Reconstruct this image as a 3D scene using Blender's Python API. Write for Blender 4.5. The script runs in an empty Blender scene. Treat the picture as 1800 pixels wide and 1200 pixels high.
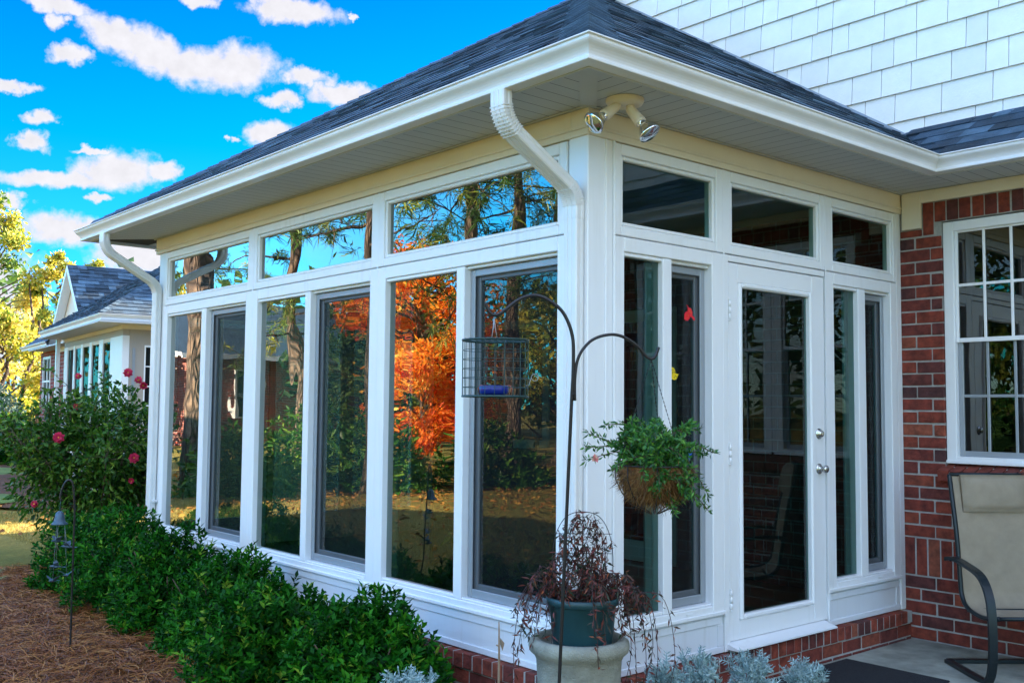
import bpy, math, random
import numpy as np
from mathutils import Vector
R = math.radians
rng = np.random.default_rng(7)
random.seed(7)
SC = bpy.context.scene
COL = SC.collection
GZ = -0.30            # ground level
TAU = 2 * math.pi

# ------------------------------------------------------------------ materials
def newmat(name):
    m = bpy.data.materials.new(name); m.use_nodes = True
    nt = m.node_tree; nt.nodes.clear()
    return m, nt, nt.nodes, nt.links
def N(nt, t, **kw):
    n = nt.nodes.new(t)
    for k, v in kw.items():
        if k == 'inp':
            for a, b in v.items(): n.inputs[a].default_value = b
        else: setattr(n, k, v)
    return n
def ramp(nt, fac, stops):
    n = nt.nodes.new('ShaderNodeValToRGB'); cr = n.color_ramp
    while len(cr.elements) < len(stops): cr.elements.new(0.5)
    for e, (p, c) in zip(cr.elements, stops):
        e.position = p; e.color = (*c, 1)
    nt.links.new(fac, n.inputs[0]); return n
def c4(c): return (*c, 1)

def mat_basic(name, col, rough=0.5, metal=0.0, var=0.12, nscale=6.0, bump=0.0, bscale=60.0, tint=None, spec=0.5, coord='Object'):
    """noise-varied principled; tint = list of ramp stops driven by the per-face 'tint' attribute"""
    m, nt, nodes, L = newmat(name)
    out = N(nt, 'ShaderNodeOutputMaterial'); b = N(nt, 'ShaderNodeBsdfPrincipled')
    b.inputs['Roughness'].default_value = rough; b.inputs['Metallic'].default_value = metal
    b.inputs['Specular IOR Level'].default_value = spec
    tc = N(nt, 'ShaderNodeTexCoord')
    nz = N(nt, 'ShaderNodeTexNoise', inp={'Scale': nscale, 'Detail': 5.0, 'Roughness': 0.6})
    L.new(tc.outputs[coord], nz.inputs['Vector'])
    mr = N(nt, 'ShaderNodeMapRange', inp={'From Min': 0.3, 'From Max': 0.7, 'To Min': 1 - var, 'To Max': 1 + var})
    L.new(nz.outputs[0], mr.inputs['Value'])
    if tint:
        at = N(nt, 'ShaderNodeAttribute', attribute_name='tint')
        base = ramp(nt, at.outputs['Fac'], tint).outputs[0]
    else:
        rgb = N(nt, 'ShaderNodeRGB'); rgb.outputs[0].default_value = c4(col); base = rgb.outputs[0]
    vm = N(nt, 'ShaderNodeVectorMath', operation='SCALE')
    L.new(base, vm.inputs[0]); L.new(mr.outputs[0], vm.inputs['Scale'])
    L.new(vm.outputs[0], b.inputs['Base Color'])
    if bump:
        n2 = N(nt, 'ShaderNodeTexNoise', inp={'Scale': bscale, 'Detail': 6.0, 'Roughness': 0.65})
        L.new(tc.outputs[coord], n2.inputs['Vector'])
        bp = N(nt, 'ShaderNodeBump', inp={'Strength': bump, 'Distance': 0.01})
        L.new(n2.outputs[0], bp.inputs['Height']); L.new(bp.outputs[0], b.inputs['Normal'])
    L.new(b.outputs[0], out.inputs[0])
    return m

def mat_leaf(name, stops, trans=0.3, rough=0.45, spec=0.4):
    m, nt, nodes, L = newmat(name)
    out = N(nt, 'ShaderNodeOutputMaterial'); b = N(nt, 'ShaderNodeBsdfPrincipled')
    b.inputs['Roughness'].default_value = rough; b.inputs['Specular IOR Level'].default_value = spec
    at = N(nt, 'ShaderNodeAttribute', attribute_name='tint')
    rp = ramp(nt, at.outputs['Fac'], stops)
    tr = N(nt, 'ShaderNodeBsdfTranslucent'); mx = N(nt, 'ShaderNodeMixShader'); mx.inputs[0].default_value = trans
    L.new(rp.outputs[0], b.inputs['Base Color']); L.new(rp.outputs[0], tr.inputs[0])
    L.new(b.outputs[0], mx.inputs[1]); L.new(tr.outputs[0], mx.inputs[2]); L.new(mx.outputs[0], out.inputs[0])
    return m

def mat_glass(name, tint=(0.24, 0.40, 0.34), gain=2.5, wob=0.0026, bias=0.025, cap=0.75):
    """clear pane: tinted transmission plus a coated, slightly wavy reflection"""
    m, nt, nodes, L = newmat(name)
    out = N(nt, 'ShaderNodeOutputMaterial')
    t = N(nt, 'ShaderNodeBsdfTransparent'); t.inputs[0].default_value = c4(tint)
    g = N(nt, 'ShaderNodeBsdfGlossy'); g.inputs['Roughness'].default_value = 0.0
    g.inputs['Color'].default_value = (0.95, 0.97, 0.96, 1)
    fr = N(nt, 'ShaderNodeFresnel', inp={'IOR': 1.5})
    ma = N(nt, 'ShaderNodeMath', operation='MULTIPLY_ADD', inp={1: gain, 2: bias}); ma2 = N(nt, 'ShaderNodeMath', operation='MINIMUM', inp={1: cap})
    L.new(fr.outputs[0], ma.inputs[0]); L.new(ma.outputs[0], ma2.inputs[0])
    tc = N(nt, 'ShaderNodeTexCoord')
    nz = N(nt, 'ShaderNodeTexNoise', inp={'Scale': 1.7, 'Detail': 1.5})
    L.new(tc.outputs['Object'], nz.inputs['Vector'])
    bp = N(nt, 'ShaderNodeBump', inp={'Strength': 1.0, 'Distance': wob})
    L.new(nz.outputs[0], bp.inputs['Height']); L.new(bp.outputs[0], g.inputs['Normal'])
    mx = N(nt, 'ShaderNodeMixShader')
    L.new(ma2.outputs[0], mx.inputs[0]); L.new(t.outputs[0], mx.inputs[1]); L.new(g.outputs[0], mx.inputs[2])
    L.new(mx.outputs[0], out.inputs[0]); return m

def mat_screen(name):
    m, nt, nodes, L = newmat(name)
    out = N(nt, 'ShaderNodeOutputMaterial')
    t = N(nt, 'ShaderNodeBsdfTransparent'); t.inputs[0].default_value = (1, 1, 1, 1)
    d = N(nt, 'ShaderNodeBsdfDiffuse'); d.inputs[0].default_value = (0.018, 0.02, 0.022, 1)
    mx = N(nt, 'ShaderNodeMixShader'); mx.inputs[0].default_value = 0.38
    L.new(t.outputs[0], mx.inputs[1]); L.new(d.outputs[0], mx.inputs[2]); L.new(mx.outputs[0], out.inputs[0]); return m

M = {}
def mat_trim(name, col, rough):
    """painted trim with faint rain streaks and grime specks"""
    m, nt, nodes, L = newmat(name); out = N(nt, 'ShaderNodeOutputMaterial'); b = N(nt, 'ShaderNodeBsdfPrincipled'); b.inputs['Roughness'].default_value = rough
    tc = N(nt, 'ShaderNodeTexCoord'); mp = N(nt, 'ShaderNodeMapping'); mp.inputs['Scale'].default_value = (1, 1, 0.10); L.new(tc.outputs['Object'], mp.inputs[0])
    n1 = N(nt, 'ShaderNodeTexNoise', inp={'Scale': 26.0, 'Detail': 4.0}); L.new(mp.outputs[0], n1.inputs['Vector'])
    n2 = N(nt, 'ShaderNodeTexNoise', inp={'Scale': 1.6, 'Detail': 5.0}); L.new(tc.outputs['Object'], n2.inputs['Vector'])
    m1 = N(nt, 'ShaderNodeMapRange', inp={'From Min': 0.52, 'From Max': 0.78, 'To Min': 0.0, 'To Max': 0.30}); L.new(n1.outputs[0], m1.inputs['Value'])
    m2 = N(nt, 'ShaderNodeMapRange', inp={'From Min': 0.40, 'From Max': 0.70}); L.new(n2.outputs[0], m2.inputs['Value'])
    mu = N(nt, 'ShaderNodeMath', operation='MULTIPLY'); L.new(m1.outputs[0], mu.inputs[0]); L.new(m2.outputs[0], mu.inputs[1])
    mx = N(nt, 'ShaderNodeMixRGB'); mx.inputs[1].default_value = c4(col); mx.inputs[2].default_value = (0.42, 0.40, 0.34, 1); L.new(mu.outputs[0], mx.inputs[0]); L.new(mx.outputs[0], b.inputs['Base Color'])
    n3 = N(nt, 'ShaderNodeTexNoise', inp={'Scale': 14.0, 'Detail': 3.0}); L.new(tc.outputs['Object'], n3.inputs['Vector']); bp = N(nt, 'ShaderNodeBump', inp={'Strength': 0.05, 'Distance': 0.01}); L.new(n3.outputs[0], bp.inputs['Height']); L.new(bp.outputs[0], b.inputs['Normal'])
    L.new(b.outputs[0], out.inputs[0]); return m
M['white'] = mat_trim('white_vinyl', (0.81, 0.82, 0.83), 0.38)
M['taupe'] = mat_trim('taupe_panel', (0.36, 0.32, 0.275), 0.5)
M['whitepanel'] = mat_trim('white_panel', (0.72, 0.75, 0.79), 0.45)
M['gutter'] = mat_basic('gutter_enamel', (0.74, 0.74, 0.73), 0.3, var=0.06, nscale=3.0, bump=0.05, bscale=9)
M['cream'] = mat_basic('cream_trim', (0.76, 0.68, 0.54), 0.5, var=0.04, nscale=2.0)  # on the frieze, warm bounce light is put into this colour
M['soffit'] = mat_basic('soffit_vinyl', (0.50, 0.51, 0.50), 0.55, var=0.04, nscale=2.0)
M['dark'] = mat_basic('dark_gap', (0.02, 0.02, 0.02), 0.8)
M['alu'] = mat_basic('grey_aluminium', (0.30, 0.33, 0.36), 0.4, metal=0.2, var=0.04)
M['glass'] = mat_glass('pane_glass')
M['glassB'] = mat_glass('pane_glass_entry', tint=(0.36, 0.56, 0.50), gain=0.75, wob=0.002, bias=0.012)
M['oldglass'] = mat_glass('house_window_glass', tint=(0.10, 0.13, 0.12), gain=2.6, wob=0.003, cap=0.6)
M['screen'] = mat_screen('insect_screen')
M['farglass'] = mat_glass('far_window_glass', tint=(0.06, 0.09, 0.10), gain=0.6, wob=0.004, cap=0.09, bias=0.01)
M['brick'] = mat_basic('fired_brick', (0.3, 0.08, 0.05), 0.88, var=0.5, nscale=16, bump=0.9, bscale=55,
    tint=[(0.0, (0.050, 0.026, 0.030)), (0.22, (0.11, 0.028, 0.024)), (0.45, (0.165, 0.030, 0.020)), (0.8, (0.225, 0.042, 0.022)), (1.0, (0.25, 0.075, 0.040))])
M['mortar'] = mat_basic('mortar', (0.40, 0.39, 0.37), 0.95, var=0.2, nscale=20, bump=0.7, bscale=90)
M['shake'] = mat_basic('white_shake', (0.78, 0.79, 0.80), 0.6, var=0.05, nscale=5, bump=0.35, bscale=45, tint=[(0.0, (0.70, 0.675, 0.61)), (0.5, (0.78, 0.76, 0.695)), (1.0, (0.83, 0.81, 0.745))])
M['shingle'] = mat_basic('asphalt_shingle', (0.05, 0.06, 0.09), 0.9, var=0.35, nscale=7, bump=0.8, bscale=240,
    tint=[(0.0, (0.011, 0.026, 0.042)), (0.5, (0.026, 0.058, 0.096)), (1.0, (0.072, 0.132, 0.190))])
M['steel'] = mat_basic('brushed_steel', (0.55, 0.55, 0.54), 0.25, metal=1.0, var=0.05)
M['chrome'] = mat_basic('mirror_bulb', (0.75, 0.77, 0.80), 0.08, metal=1.0, var=0.03)
M['fixture'] = mat_basic('fixture_plastic', (0.70, 0.62, 0.50), 0.45, var=0.04)
M['blackmetal'] = mat_basic('black_iron', (0.018, 0.016, 0.018), 0.42, metal=0.3, var=0.2, nscale=30, bump=0.15, bscale=120)
M['greenwire'] = mat_basic('green_wire', (0.012, 0.045, 0.045), 0.4, metal=0.2, var=0.1)
M['copper'] = mat_basic('copper_wire', (0.35, 0.12, 0.09), 0.35, metal=0.8)
M['bluecup'] = mat_basic('blue_plastic', (0.004, 0.016, 0.20), 0.3, var=0.1)
M['concrete'] = mat_basic('patio_concrete', (0.27, 0.28, 0.235), 0.85, var=0.42, nscale=4.5, bump=0.35, bscale=80)
M['stone'] = mat_basic('cast_stone', (0.27, 0.27, 0.22), 0.9, var=0.3, nscale=9.0, bump=0.8, bscale=110)
M['pot'] = mat_basic('green_plastic_pot', (0.012, 0.052, 0.062), 0.42, var=0.15, nscale=8)
M['soil'] = mat_basic('soil', (0.03, 0.02, 0.015), 0.95, var=0.4, nscale=20, bump=0.9, bscale=60)
M['straw'] = mat_basic('pine_straw_bed', (0.105, 0.042, 0.014), 0.95, var=0.55, nscale=9.0, bump=1.0, bscale=45)
M['needle'] = mat_leaf('straw_needles', [(0.0, (0.06, 0.018, 0.006)), (0.5, (0.25, 0.075, 0.014)), (1.0, (0.44, 0.20, 0.045))], 0.1, 0.6)
M['mat'] = mat_basic('door_mat', (0.010, 0.012, 0.016), 0.95, var=0.4, nscale=60, bump=0.8, bscale=200)
M['sling'] = mat_basic('sling_fabric', (0.32, 0.262, 0.185), 0.85, var=0.10, nscale=14, bump=0.5, bscale=420)
M['chairframe'] = mat_basic('dark_green_frame', (0.014, 0.022, 0.026), 0.35, metal=0.4, var=0.15)
M['coir'] = mat_basic('coir_liner', (0.22, 0.10, 0.035), 0.95, var=0.5, nscale=25, bump=1.0, bscale=60)
M['coirfib'] = mat_leaf('coir_fibre', [(0.0, (0.05, 0.02, 0.01)), (0.5, (0.17, 0.075, 0.022)), (1.0, (0.36, 0.20, 0.06))], 0.15, 0.7)
M['intbrick'] = None
M['intfloor'] = mat_basic('tile_floor', (0.10, 0.085, 0.06), 0.4, var=0.15, nscale=4)
M['intwhite'] = mat_basic('interior_white', (0.45, 0.47, 0.47), 0.6, var=0.04)
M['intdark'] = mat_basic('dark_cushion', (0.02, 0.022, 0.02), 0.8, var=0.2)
M['patina'] = mat_basic('blue_grey_metal', (0.055, 0.10, 0.15), 0.5, metal=0.3, var=0.25, nscale=30)
def mat_bark():
    m, nt, nodes, L = newmat('plated_bark'); out = N(nt, 'ShaderNodeOutputMaterial'); b = N(nt, 'ShaderNodeBsdfPrincipled'); b.inputs['Roughness'].default_value = 0.95
    tc = N(nt, 'ShaderNodeTexCoord'); mp = N(nt, 'ShaderNodeMapping'); mp.inputs['Scale'].default_value = (1, 1, 0.28); L.new(tc.outputs['Object'], mp.inputs[0])
    vo = N(nt, 'ShaderNodeTexVoronoi', feature='DISTANCE_TO_EDGE', inp={'Scale': 11.0}); nz = N(nt, 'ShaderNodeTexNoise', inp={'Scale': 9.0, 'Detail': 6.0}); L.new(mp.outputs[0], vo.inputs['Vector']); L.new(mp.outputs[0], nz.inputs['Vector'])
    mu = N(nt, 'ShaderNodeMath', operation='MULTIPLY', inp={1: 4.0}); mu.use_clamp = True; L.new(vo.outputs[0], mu.inputs[0]); m2 = N(nt, 'ShaderNodeMath', operation='MULTIPLY'); L.new(mu.outputs[0], m2.inputs[0]); L.new(nz.outputs[0], m2.inputs[1])
    r1 = ramp(nt, m2.outputs[0], [(0.05, (0.035, 0.022, 0.018)), (0.35, (0.11, 0.07, 0.05)), (0.65, (0.24, 0.16, 0.11))]); L.new(r1.outputs[0], b.inputs['Base Color'])
    bp = N(nt, 'ShaderNodeBump', inp={'Strength': 1.0, 'Distance': 0.05}); L.new(m2.outputs[0], bp.inputs['Height']); L.new(bp.outputs[0], b.inputs['Normal']); L.new(b.outputs[0], out.inputs[0]); return m
M['bark'] = mat_bark()
M['twig'] = mat_basic('twig_brown', (0.09, 0.055, 0.035), 0.85, var=0.3, nscale=20)
M['vinestem'] = mat_basic('vine_stem', (0.05, 0.018, 0.02), 0.7, var=0.2, nscale=20)
M['drystem'] = mat_basic('dry_stem', (0.26, 0.18, 0.12), 0.8, var=0.2, nscale=20)
M['hedge'] = mat_leaf('hedge_leaf', [(0.0, (0.003, 0.030, 0.003)), (0.45, (0.010, 0.112, 0.006)), (0.85, (0.050, 0.235, 0.010)), (1.0, (0.22, 0.34, 0.03))], 0.22, 0.5, 0.12)
M['camellia'] = mat_leaf('camellia_leaf', [(0.0, (0.012, 0.050, 0.006)), (0.5, (0.045, 0.145, 0.012)), (1.0, (0.22, 0.32, 0.035))], 0.25, 0.38, 0.25)
M['pink'] = mat_leaf('camellia_petal', [(0.0, (0.45, 0.012, 0.05)), (1.0, (0.75, 0.04, 0.12))], 0.3, 0.6)
M['yellowdot'] = mat_basic('stamen_yellow', (0.8, 0.5, 0.05), 0.7)
M['basket'] = mat_leaf('basket_leaf', [(0.0, (0.012, 0.06, 0.025)), (0.5, (0.035, 0.16, 0.025)), (1.0, (0.15, 0.34, 0.04))], 0.25, 0.4)
M['vine'] = mat_leaf('vine_leaf', [(0.0, (0.02, 0.045, 0.022)), (0.35, (0.06, 0.035, 0.025)), (0.75, (0.18, 0.035, 0.03)), (1.0, (0.38, 0.11, 0.04))], 0.2, 0.45)
M['silver'] = mat_leaf('silver_leaf', [(0.0, (0.16, 0.27, 0.27)), (1.0, (0.45, 0.58, 0.58))], 0.15, 0.85, 0.2)
M['peach'] = mat_leaf('peach_petal', [(0.0, (0.75, 0.20, 0.22)), (1.0, (0.85, 0.6, 0.42))], 0.3, 0.6)
M['yellowtree'] = mat_leaf('autumn_yellow_leaf', [(0.0, (0.05, 0.12, 0.015)), (0.3, (0.20, 0.26, 0.025)), (0.65, (0.46, 0.37, 0.03)), (1.0, (0.68, 0.55, 0.14))], 0.4, 0.6)
M['greentree'] = mat_leaf('green_leaf', [(0.0, (0.02, 0.06, 0.02)), (0.6, (0.07, 0.13, 0.02)), (1.0, (0.20, 0.22, 0.03))], 0.35, 0.6)
M['bluegreen'] = mat_leaf('bluegreen_leaf', [(0.0, (0.02, 0.05, 0.05)), (1.0, (0.07, 0.13, 0.12))], 0.25, 0.6)
M['maple'] = mat_leaf('maple_leaf', [(0.0, (0.70, 0.09, 0.01)), (0.4, (0.95, 0.27, 0.015)), (0.8, (0.98, 0.46, 0.03)), (1.0, (0.98, 0.70, 0.15))], 0.5, 0.6)
M['litter'] = mat_leaf('leaf_litter', [(0.0, (0.10, 0.04, 0.015)), (0.5, (0.42, 0.16, 0.03)), (1.0, (0.70, 0.36, 0.06))], 0.2, 0.7)
M['pineleaf'] = mat_leaf('pine_needle', [(0.0, (0.02, 0.07, 0.02)), (0.5, (0.08, 0.18, 0.025)), (1.0, (0.45, 0.42, 0.06))], 0.3, 0.5)
M['grassblade'] = mat_leaf('grass_blade', [(0.0, (0.12, 0.13, 0.025)), (0.5, (0.34, 0.26, 0.06)), (1.0, (0.60, 0.44, 0.13))], 0.25, 0.6)
M['lirio'] = mat_leaf('strap_leaf', [(0.0, (0.05, 0.12, 0.04)), (1.0, (0.28, 0.38, 0.18))], 0.25, 0.5)
M['red'] = mat_basic('red_film', (0.75, 0.015, 0.03), 0.4)
M['yellow'] = mat_basic('yellow_film', (0.85, 0.62, 0.01), 0.4)
M['bluefilm'] = mat_basic('blue_film', (0.01, 0.10, 0.45), 0.4)
M['blackfilm'] = mat_basic('black_film', (0.02, 0.015, 0.01), 0.5)
M['roofing_n'] = M['shingle']

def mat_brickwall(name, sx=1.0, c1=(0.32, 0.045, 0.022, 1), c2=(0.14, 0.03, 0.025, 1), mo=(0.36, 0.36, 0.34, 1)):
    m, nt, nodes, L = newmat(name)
    out = N(nt, 'ShaderNodeOutputMaterial'); b = N(nt, 'ShaderNodeBsdfPrincipled'); b.inputs['Roughness'].default_value = 0.9
    uv = N(nt, 'ShaderNodeUVMap')
    bt = N(nt, 'ShaderNodeTexBrick', inp={'Color1': c1, 'Color2': c2, 'Mortar': mo, 'Scale': 1.0, 'Mortar Size': 0.006, 'Brick Width': 0.213, 'Row Height': 0.0813, 'Mortar Smooth': 0.1})
    L.new(uv.outputs[0], bt.inputs['Vector'])
    nz = N(nt, 'ShaderNodeTexNoise', inp={'Scale': 18.0, 'Detail': 5.0}); L.new(uv.outputs[0], nz.inputs['Vector'])
    mr = N(nt, 'ShaderNodeMapRange', inp={'From Min': 0.3, 'From Max': 0.7, 'To Min': 0.7, 'To Max': 1.3}); L.new(nz.outputs[0], mr.inputs['Value'])
    vm = N(nt, 'ShaderNodeVectorMath', operation='SCALE'); L.new(bt.outputs[0], vm.inputs[0]); L.new(mr.outputs[0], vm.inputs['Scale'])
    L.new(vm.outputs[0], b.inputs['Base Color'])
    bp = N(nt, 'ShaderNodeBump', inp={'Strength': 0.7, 'Distance': 0.008}); bp.invert = True
    L.new(bt.outputs['Fac'], bp.inputs['Height']); L.new(bp.outputs[0], b.inputs['Normal'])
    L.new(b.outputs[0], out.inputs[0]); return m
M['brickwall'] = mat_brickwall('brick_wall_far')
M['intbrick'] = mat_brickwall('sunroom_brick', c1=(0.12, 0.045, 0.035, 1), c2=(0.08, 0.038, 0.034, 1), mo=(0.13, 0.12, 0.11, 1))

def mat_lawn():
    m, nt, nodes, L = newmat('dormant_lawn')
    out = N(nt, 'ShaderNodeOutputMaterial'); b = N(nt, 'ShaderNodeBsdfPrincipled'); b.inputs['Roughness'].default_value = 0.95
    b.inputs['Specular IOR Level'].default_value = 0.1
    tc = N(nt, 'ShaderNodeTexCoord')
    n1 = N(nt, 'ShaderNodeTexNoise', inp={'Scale': 0.35, 'Detail': 6.0, 'Roughness': 0.65}); L.new(tc.outputs['Object'], n1.inputs['Vector'])
    n2 = N(nt, 'ShaderNodeTexNoise', inp={'Scale': 24.0, 'Detail': 6.0, 'Roughness': 0.7}); L.new(tc.outputs['Object'], n2.inputs['Vector'])
    r1 = ramp(nt, n1.outputs[0], [(0.30, (0.11, 0.13, 0.026)), (0.48, (0.24, 0.185, 0.045)), (0.62, (0.32, 0.235, 0.06)), (0.75, (0.20, 0.13, 0.05))])
    mr = N(nt, 'ShaderNodeMapRange', inp={'From Min': 0.25, 'From Max': 0.75, 'To Min': 0.55, 'To Max': 1.4}); L.new(n2.outputs[0], mr.inputs['Value'])
    vm = N(nt, 'ShaderNodeVectorMath', operation='SCALE'); L.new(r1.outputs[0], vm.inputs[0]); L.new(mr.outputs[0], vm.inputs['Scale'])
    L.new(vm.outputs[0], b.inputs['Base Color'])
    bp = N(nt, 'ShaderNodeBump', inp={'Strength': 0.9, 'Distance': 0.03}); L.new(n2.outputs[0], bp.inputs['Height']); L.new(bp.outputs[0], b.inputs['Normal'])
    L.new(b.outputs[0], out.inputs[0]); return m
M['lawn'] = mat_lawn()
M['patchgrass'] = mat_basic('green_turf', (0.13, 0.20, 0.04), 0.95, var=0.4, nscale=5, bump=1.0, bscale=50)

# ------------------------------------------------------------------ mesh builder
class MB:
    def __init__(s): s.v = []; s.f = []; s.t = []; s.uv = []; s.mi = []; s.sm = []; s.n = 0
    def add(s, V, F, tint=0.5, uv=None, mi=0, smooth=False):
        o = s.n; s.v.extend([tuple(map(float, p)) for p in V]); s.n += len(V)
        for i, f in enumerate(F):
            s.f.append([o + k for k in f]); s.t.append(tint if not hasattr(tint, '__len__') else tint[i]); s.mi.append(mi); s.sm.append(smooth)
            s.uv.append([(uv[k] if uv is not None else (0, 0)) for k in f])
        return s
    def box(s, x0, x1, y0, y1, z0, z1, tint=0.5, mi=0):
        x0, x1 = min(x0, x1), max(x0, x1); y0, y1 = min(y0, y1), max(y0, y1); z0, z1 = min(z0, z1), max(z0, z1)
        V = [(x0, y0, z0), (x1, y0, z0), (x1, y1, z0), (x0, y1, z0), (x0, y0, z1), (x1, y0, z1), (x1, y1, z1), (x0, y1, z1)]
        return s.add(V, [(0, 3, 2, 1), (4, 5, 6, 7), (0, 1, 5, 4), (1, 2, 6, 5), (2, 3, 7, 6), (3, 0, 4, 7)], tint, mi=mi)
    def bbox(s, x0, x1, y0, y1, z0, z1, b=0.004, tint=0.5, mi=0):
        """box with chamfered edges"""
        lo = np.array([min(x0, x1), min(y0, y1), min(z0, z1)]); hi = np.array([max(x0, x1), max(y0, y1), max(z0, z1)])
        b = min(b, (hi - lo).min() * 0.45)
        V = []; idx = {}
        for sx in (0, 1):
            for sy in (0, 1):
                for sz in (0, 1):
                    c = np.where([sx, sy, sz], hi, lo); d = np.where([sx, sy, sz], -1, 1)
                    for a in range(3):
                        p = c + d * b; p[a] = c[a]; idx[(sx, sy, sz, a)] = len(V); V.append(tuple(p))
        F = []
        for a in range(3):
            o1, o2 = [k for k in range(3) if k != a]
            for sd in (0, 1):
                q = []
                for (p1, p2) in ((0, 0), (1, 0), (1, 1), (0, 1)):
                    k = [0, 0, 0]; k[a] = sd; k[o1] = p1; k[o2] = p2; q.append(idx[(*k, a)])
                F.append(q)
            for p1 in (0, 1):
                for p2 in (0, 1):      # edge along axis a
                    k0 = [0, 0, 0]; k0[o1] = p1; k0[o2] = p2; k1 = list(k0); k1[a] = 1
                    F.append([idx[(*k0, o1)], idx[(*k1, o1)], idx[(*k1, o2)], idx[(*k0, o2)]])
        for sx in (0, 1):
            for sy in (0, 1):
                for sz in (0, 1): F.append([idx[(sx, sy, sz, a)] for a in range(3)])
        return s.add(V, F, tint, mi=mi)
    def tube(s, pts, r, n=8, tint=0.5, mi=0, smooth=True, cap=True):
        P = [np.array(p, float) for p in pts]; rs = r if hasattr(r, '__len__') else [r] * len(P)
        V = []; F = []
        up = None
        for i, p in enumerate(P):
            d = P[min(i + 1, len(P) - 1)] - P[max(i - 1, 0)]; d = d / (np.linalg.norm(d) + 1e-12)
            if up is None:
                up = np.array([0, 0, 1.0]) if abs(d[2]) < 0.9 else np.array([1.0, 0, 0])
            a = np.cross(up, d); a /= np.linalg.norm(a) + 1e-12; b = np.cross(d, a); up = b
            for k in range(n):
                t = TAU * k / n; V.append(p + rs[i] * (math.cos(t) * a + math.sin(t) * b))
        for i in range(len(P) - 1):
            for k in range(n):
                F.append((i * n + k, i * n + (k + 1) % n, (i + 1) * n + (k + 1) % n, (i + 1) * n + k))
        if cap: F.append(tuple(range(n))[::-1]); F.append(tuple((len(P) - 1) * n + k for k in range(n)))
        return s.add(V, F, tint, mi=mi, smooth=smooth)
    def lathe(s, prof, c=(0, 0, 0), n=32, tint=0.5, mi=0, axis=None, smooth=True, jit=0.0):
        """prof: (radius, height) list; axis: unit direction (default z)"""
        ax = np.array(axis if axis is not None else (0, 0, 1), float); ax /= np.linalg.norm(ax)
        h = np.array([1.0, 0, 0]) if abs(ax[0]) < 0.8 else np.array([0, 1.0, 0])
        a = np.cross(ax, h); a /= np.linalg.norm(a); b = np.cross(ax, a); c = np.array(c, float)
        V = []; F = []
        for r, z in prof:
            for k in range(n):
                t = TAU * k / n; rr = r * (1 + (random.uniform(-jit, jit) if jit else 0)); V.append(c + ax * z + rr * (math.cos(t) * a + math.sin(t) * b))
        for i in range(len(prof) - 1):
            for k in range(n): F.append((i * n + k, i * n + (k + 1) % n, (i + 1) * n + (k + 1) % n, (i + 1) * n + k))
        return s.add(V, F, tint, mi=mi, smooth=smooth)
    def sweep(s, pts, prof, side, tint=0.5, mi=0, smooth=False, cap=True):
        """profile (a,b) swept along pts; 'side' is the fixed direction of a, b = dir x side"""
        P = [np.array(p, float) for p in pts]; side = np.array(side, float); V = []; F = []; n = len(prof)
        for i, p in enumerate(P):
            d1 = P[i] - P[i - 1] if i else P[1] - P[0]; d2 = P[i + 1] - P[i] if i < len(P) - 1 else d1
            d1 = d1 / np.linalg.norm(d1); d2 = d2 / np.linalg.norm(d2); d = d1 + d2; d /= np.linalg.norm(d)
            b = np.cross(d, side); b /= np.linalg.norm(b); k = 1 / max(0.5, float(np.dot(d, d1)))
            for (u, w) in prof: V.append(p + side * u + b * w * k)
        for i in range(len(P) - 1):
            for k in range(n): F.append((i * n + k, i * n + (k + 1) % n, (i + 1) * n + (k + 1) % n, (i + 1) * n + k))
        if cap: F.append(tuple(range(n))[::-1]); F.append(tuple((len(P) - 1) * n + k for k in range(n)))
        return s.add(V, F, tint, mi=mi, smooth=smooth)
    def build(s, name, mats, parent=None, normals=True):
        if not isinstance(mats, (list, tuple)): mats = [mats]
        mats = [M[m] if isinstance(m, str) else m for m in mats]
        org = Vector((0, 0, 0))
        p = parent
        if p is not None: org = ORG[p.name]
        me = bpy.data.meshes.new(name)
        V = np.array(s.v) - np.array(org)
        me.from_pydata(V.tolist(), [], s.f)
        for m in mats: me.materials.append(m)
        me.polygons.foreach_set('material_index', s.mi); me.polygons.foreach_set('use_smooth', s.sm)
        a = me.attributes.new('tint', 'FLOAT', 'FACE'); a.data.foreach_set('value', np.array(s.t, dtype=np.float32))
        if any(u[0] != (0, 0) or u[-1] != (0, 0) for u in s.uv[:50]):
            uvl = me.uv_layers.new(name='UVMap'); flat = [c for f in s.uv for q in f for c in q]; uvl.data.foreach_set('uv', flat)
        me.update()
        o = bpy.data.objects.new(name, me); COL.objects.link(o)
        if parent is not None: o.parent = parent
        ORG[o.name] = org.copy()
        return o
ORG = {}
def leafmesh(name, V, F, T, mat, parent=None, org=None):
    """bulk mesh from numpy arrays: V (n,3) world, F (m,k), T (m,)"""
    o0 = np.array(ORG[parent.name]) if parent is not None else (np.array(org) if org is not None else np.zeros(3))
    me = bpy.data.meshes.new(name); k = F.shape[1]; m = len(F)
    me.vertices.add(len(V)); me.vertices.foreach_set('co', (V - o0).astype(np.float32).ravel())
    me.loops.add(m * k); me.loops.foreach_set('vertex_index', F.astype(np.int32).ravel())
    me.polygons.add(m); me.polygons.foreach_set('loop_start', np.arange(0, m * k, k, dtype=np.int32))
    me.update(calc_edges=True)
    a = me.attributes.new('tint', 'FLOAT', 'FACE'); a.data.foreach_set('value', T.astype(np.float32))
    me.materials.append(M[mat]); me.validate()
    o = bpy.data.objects.new(name, me); COL.objects.link(o)
    if parent is not None: o.parent = parent
    elif org is not None: o.location = Vector(org)
    ORG[o.name] = Vector(o0)
    return o
def unit(a): return a / (np.linalg.norm(a, axis=-1, keepdims=True) + 1e-9)
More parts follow.
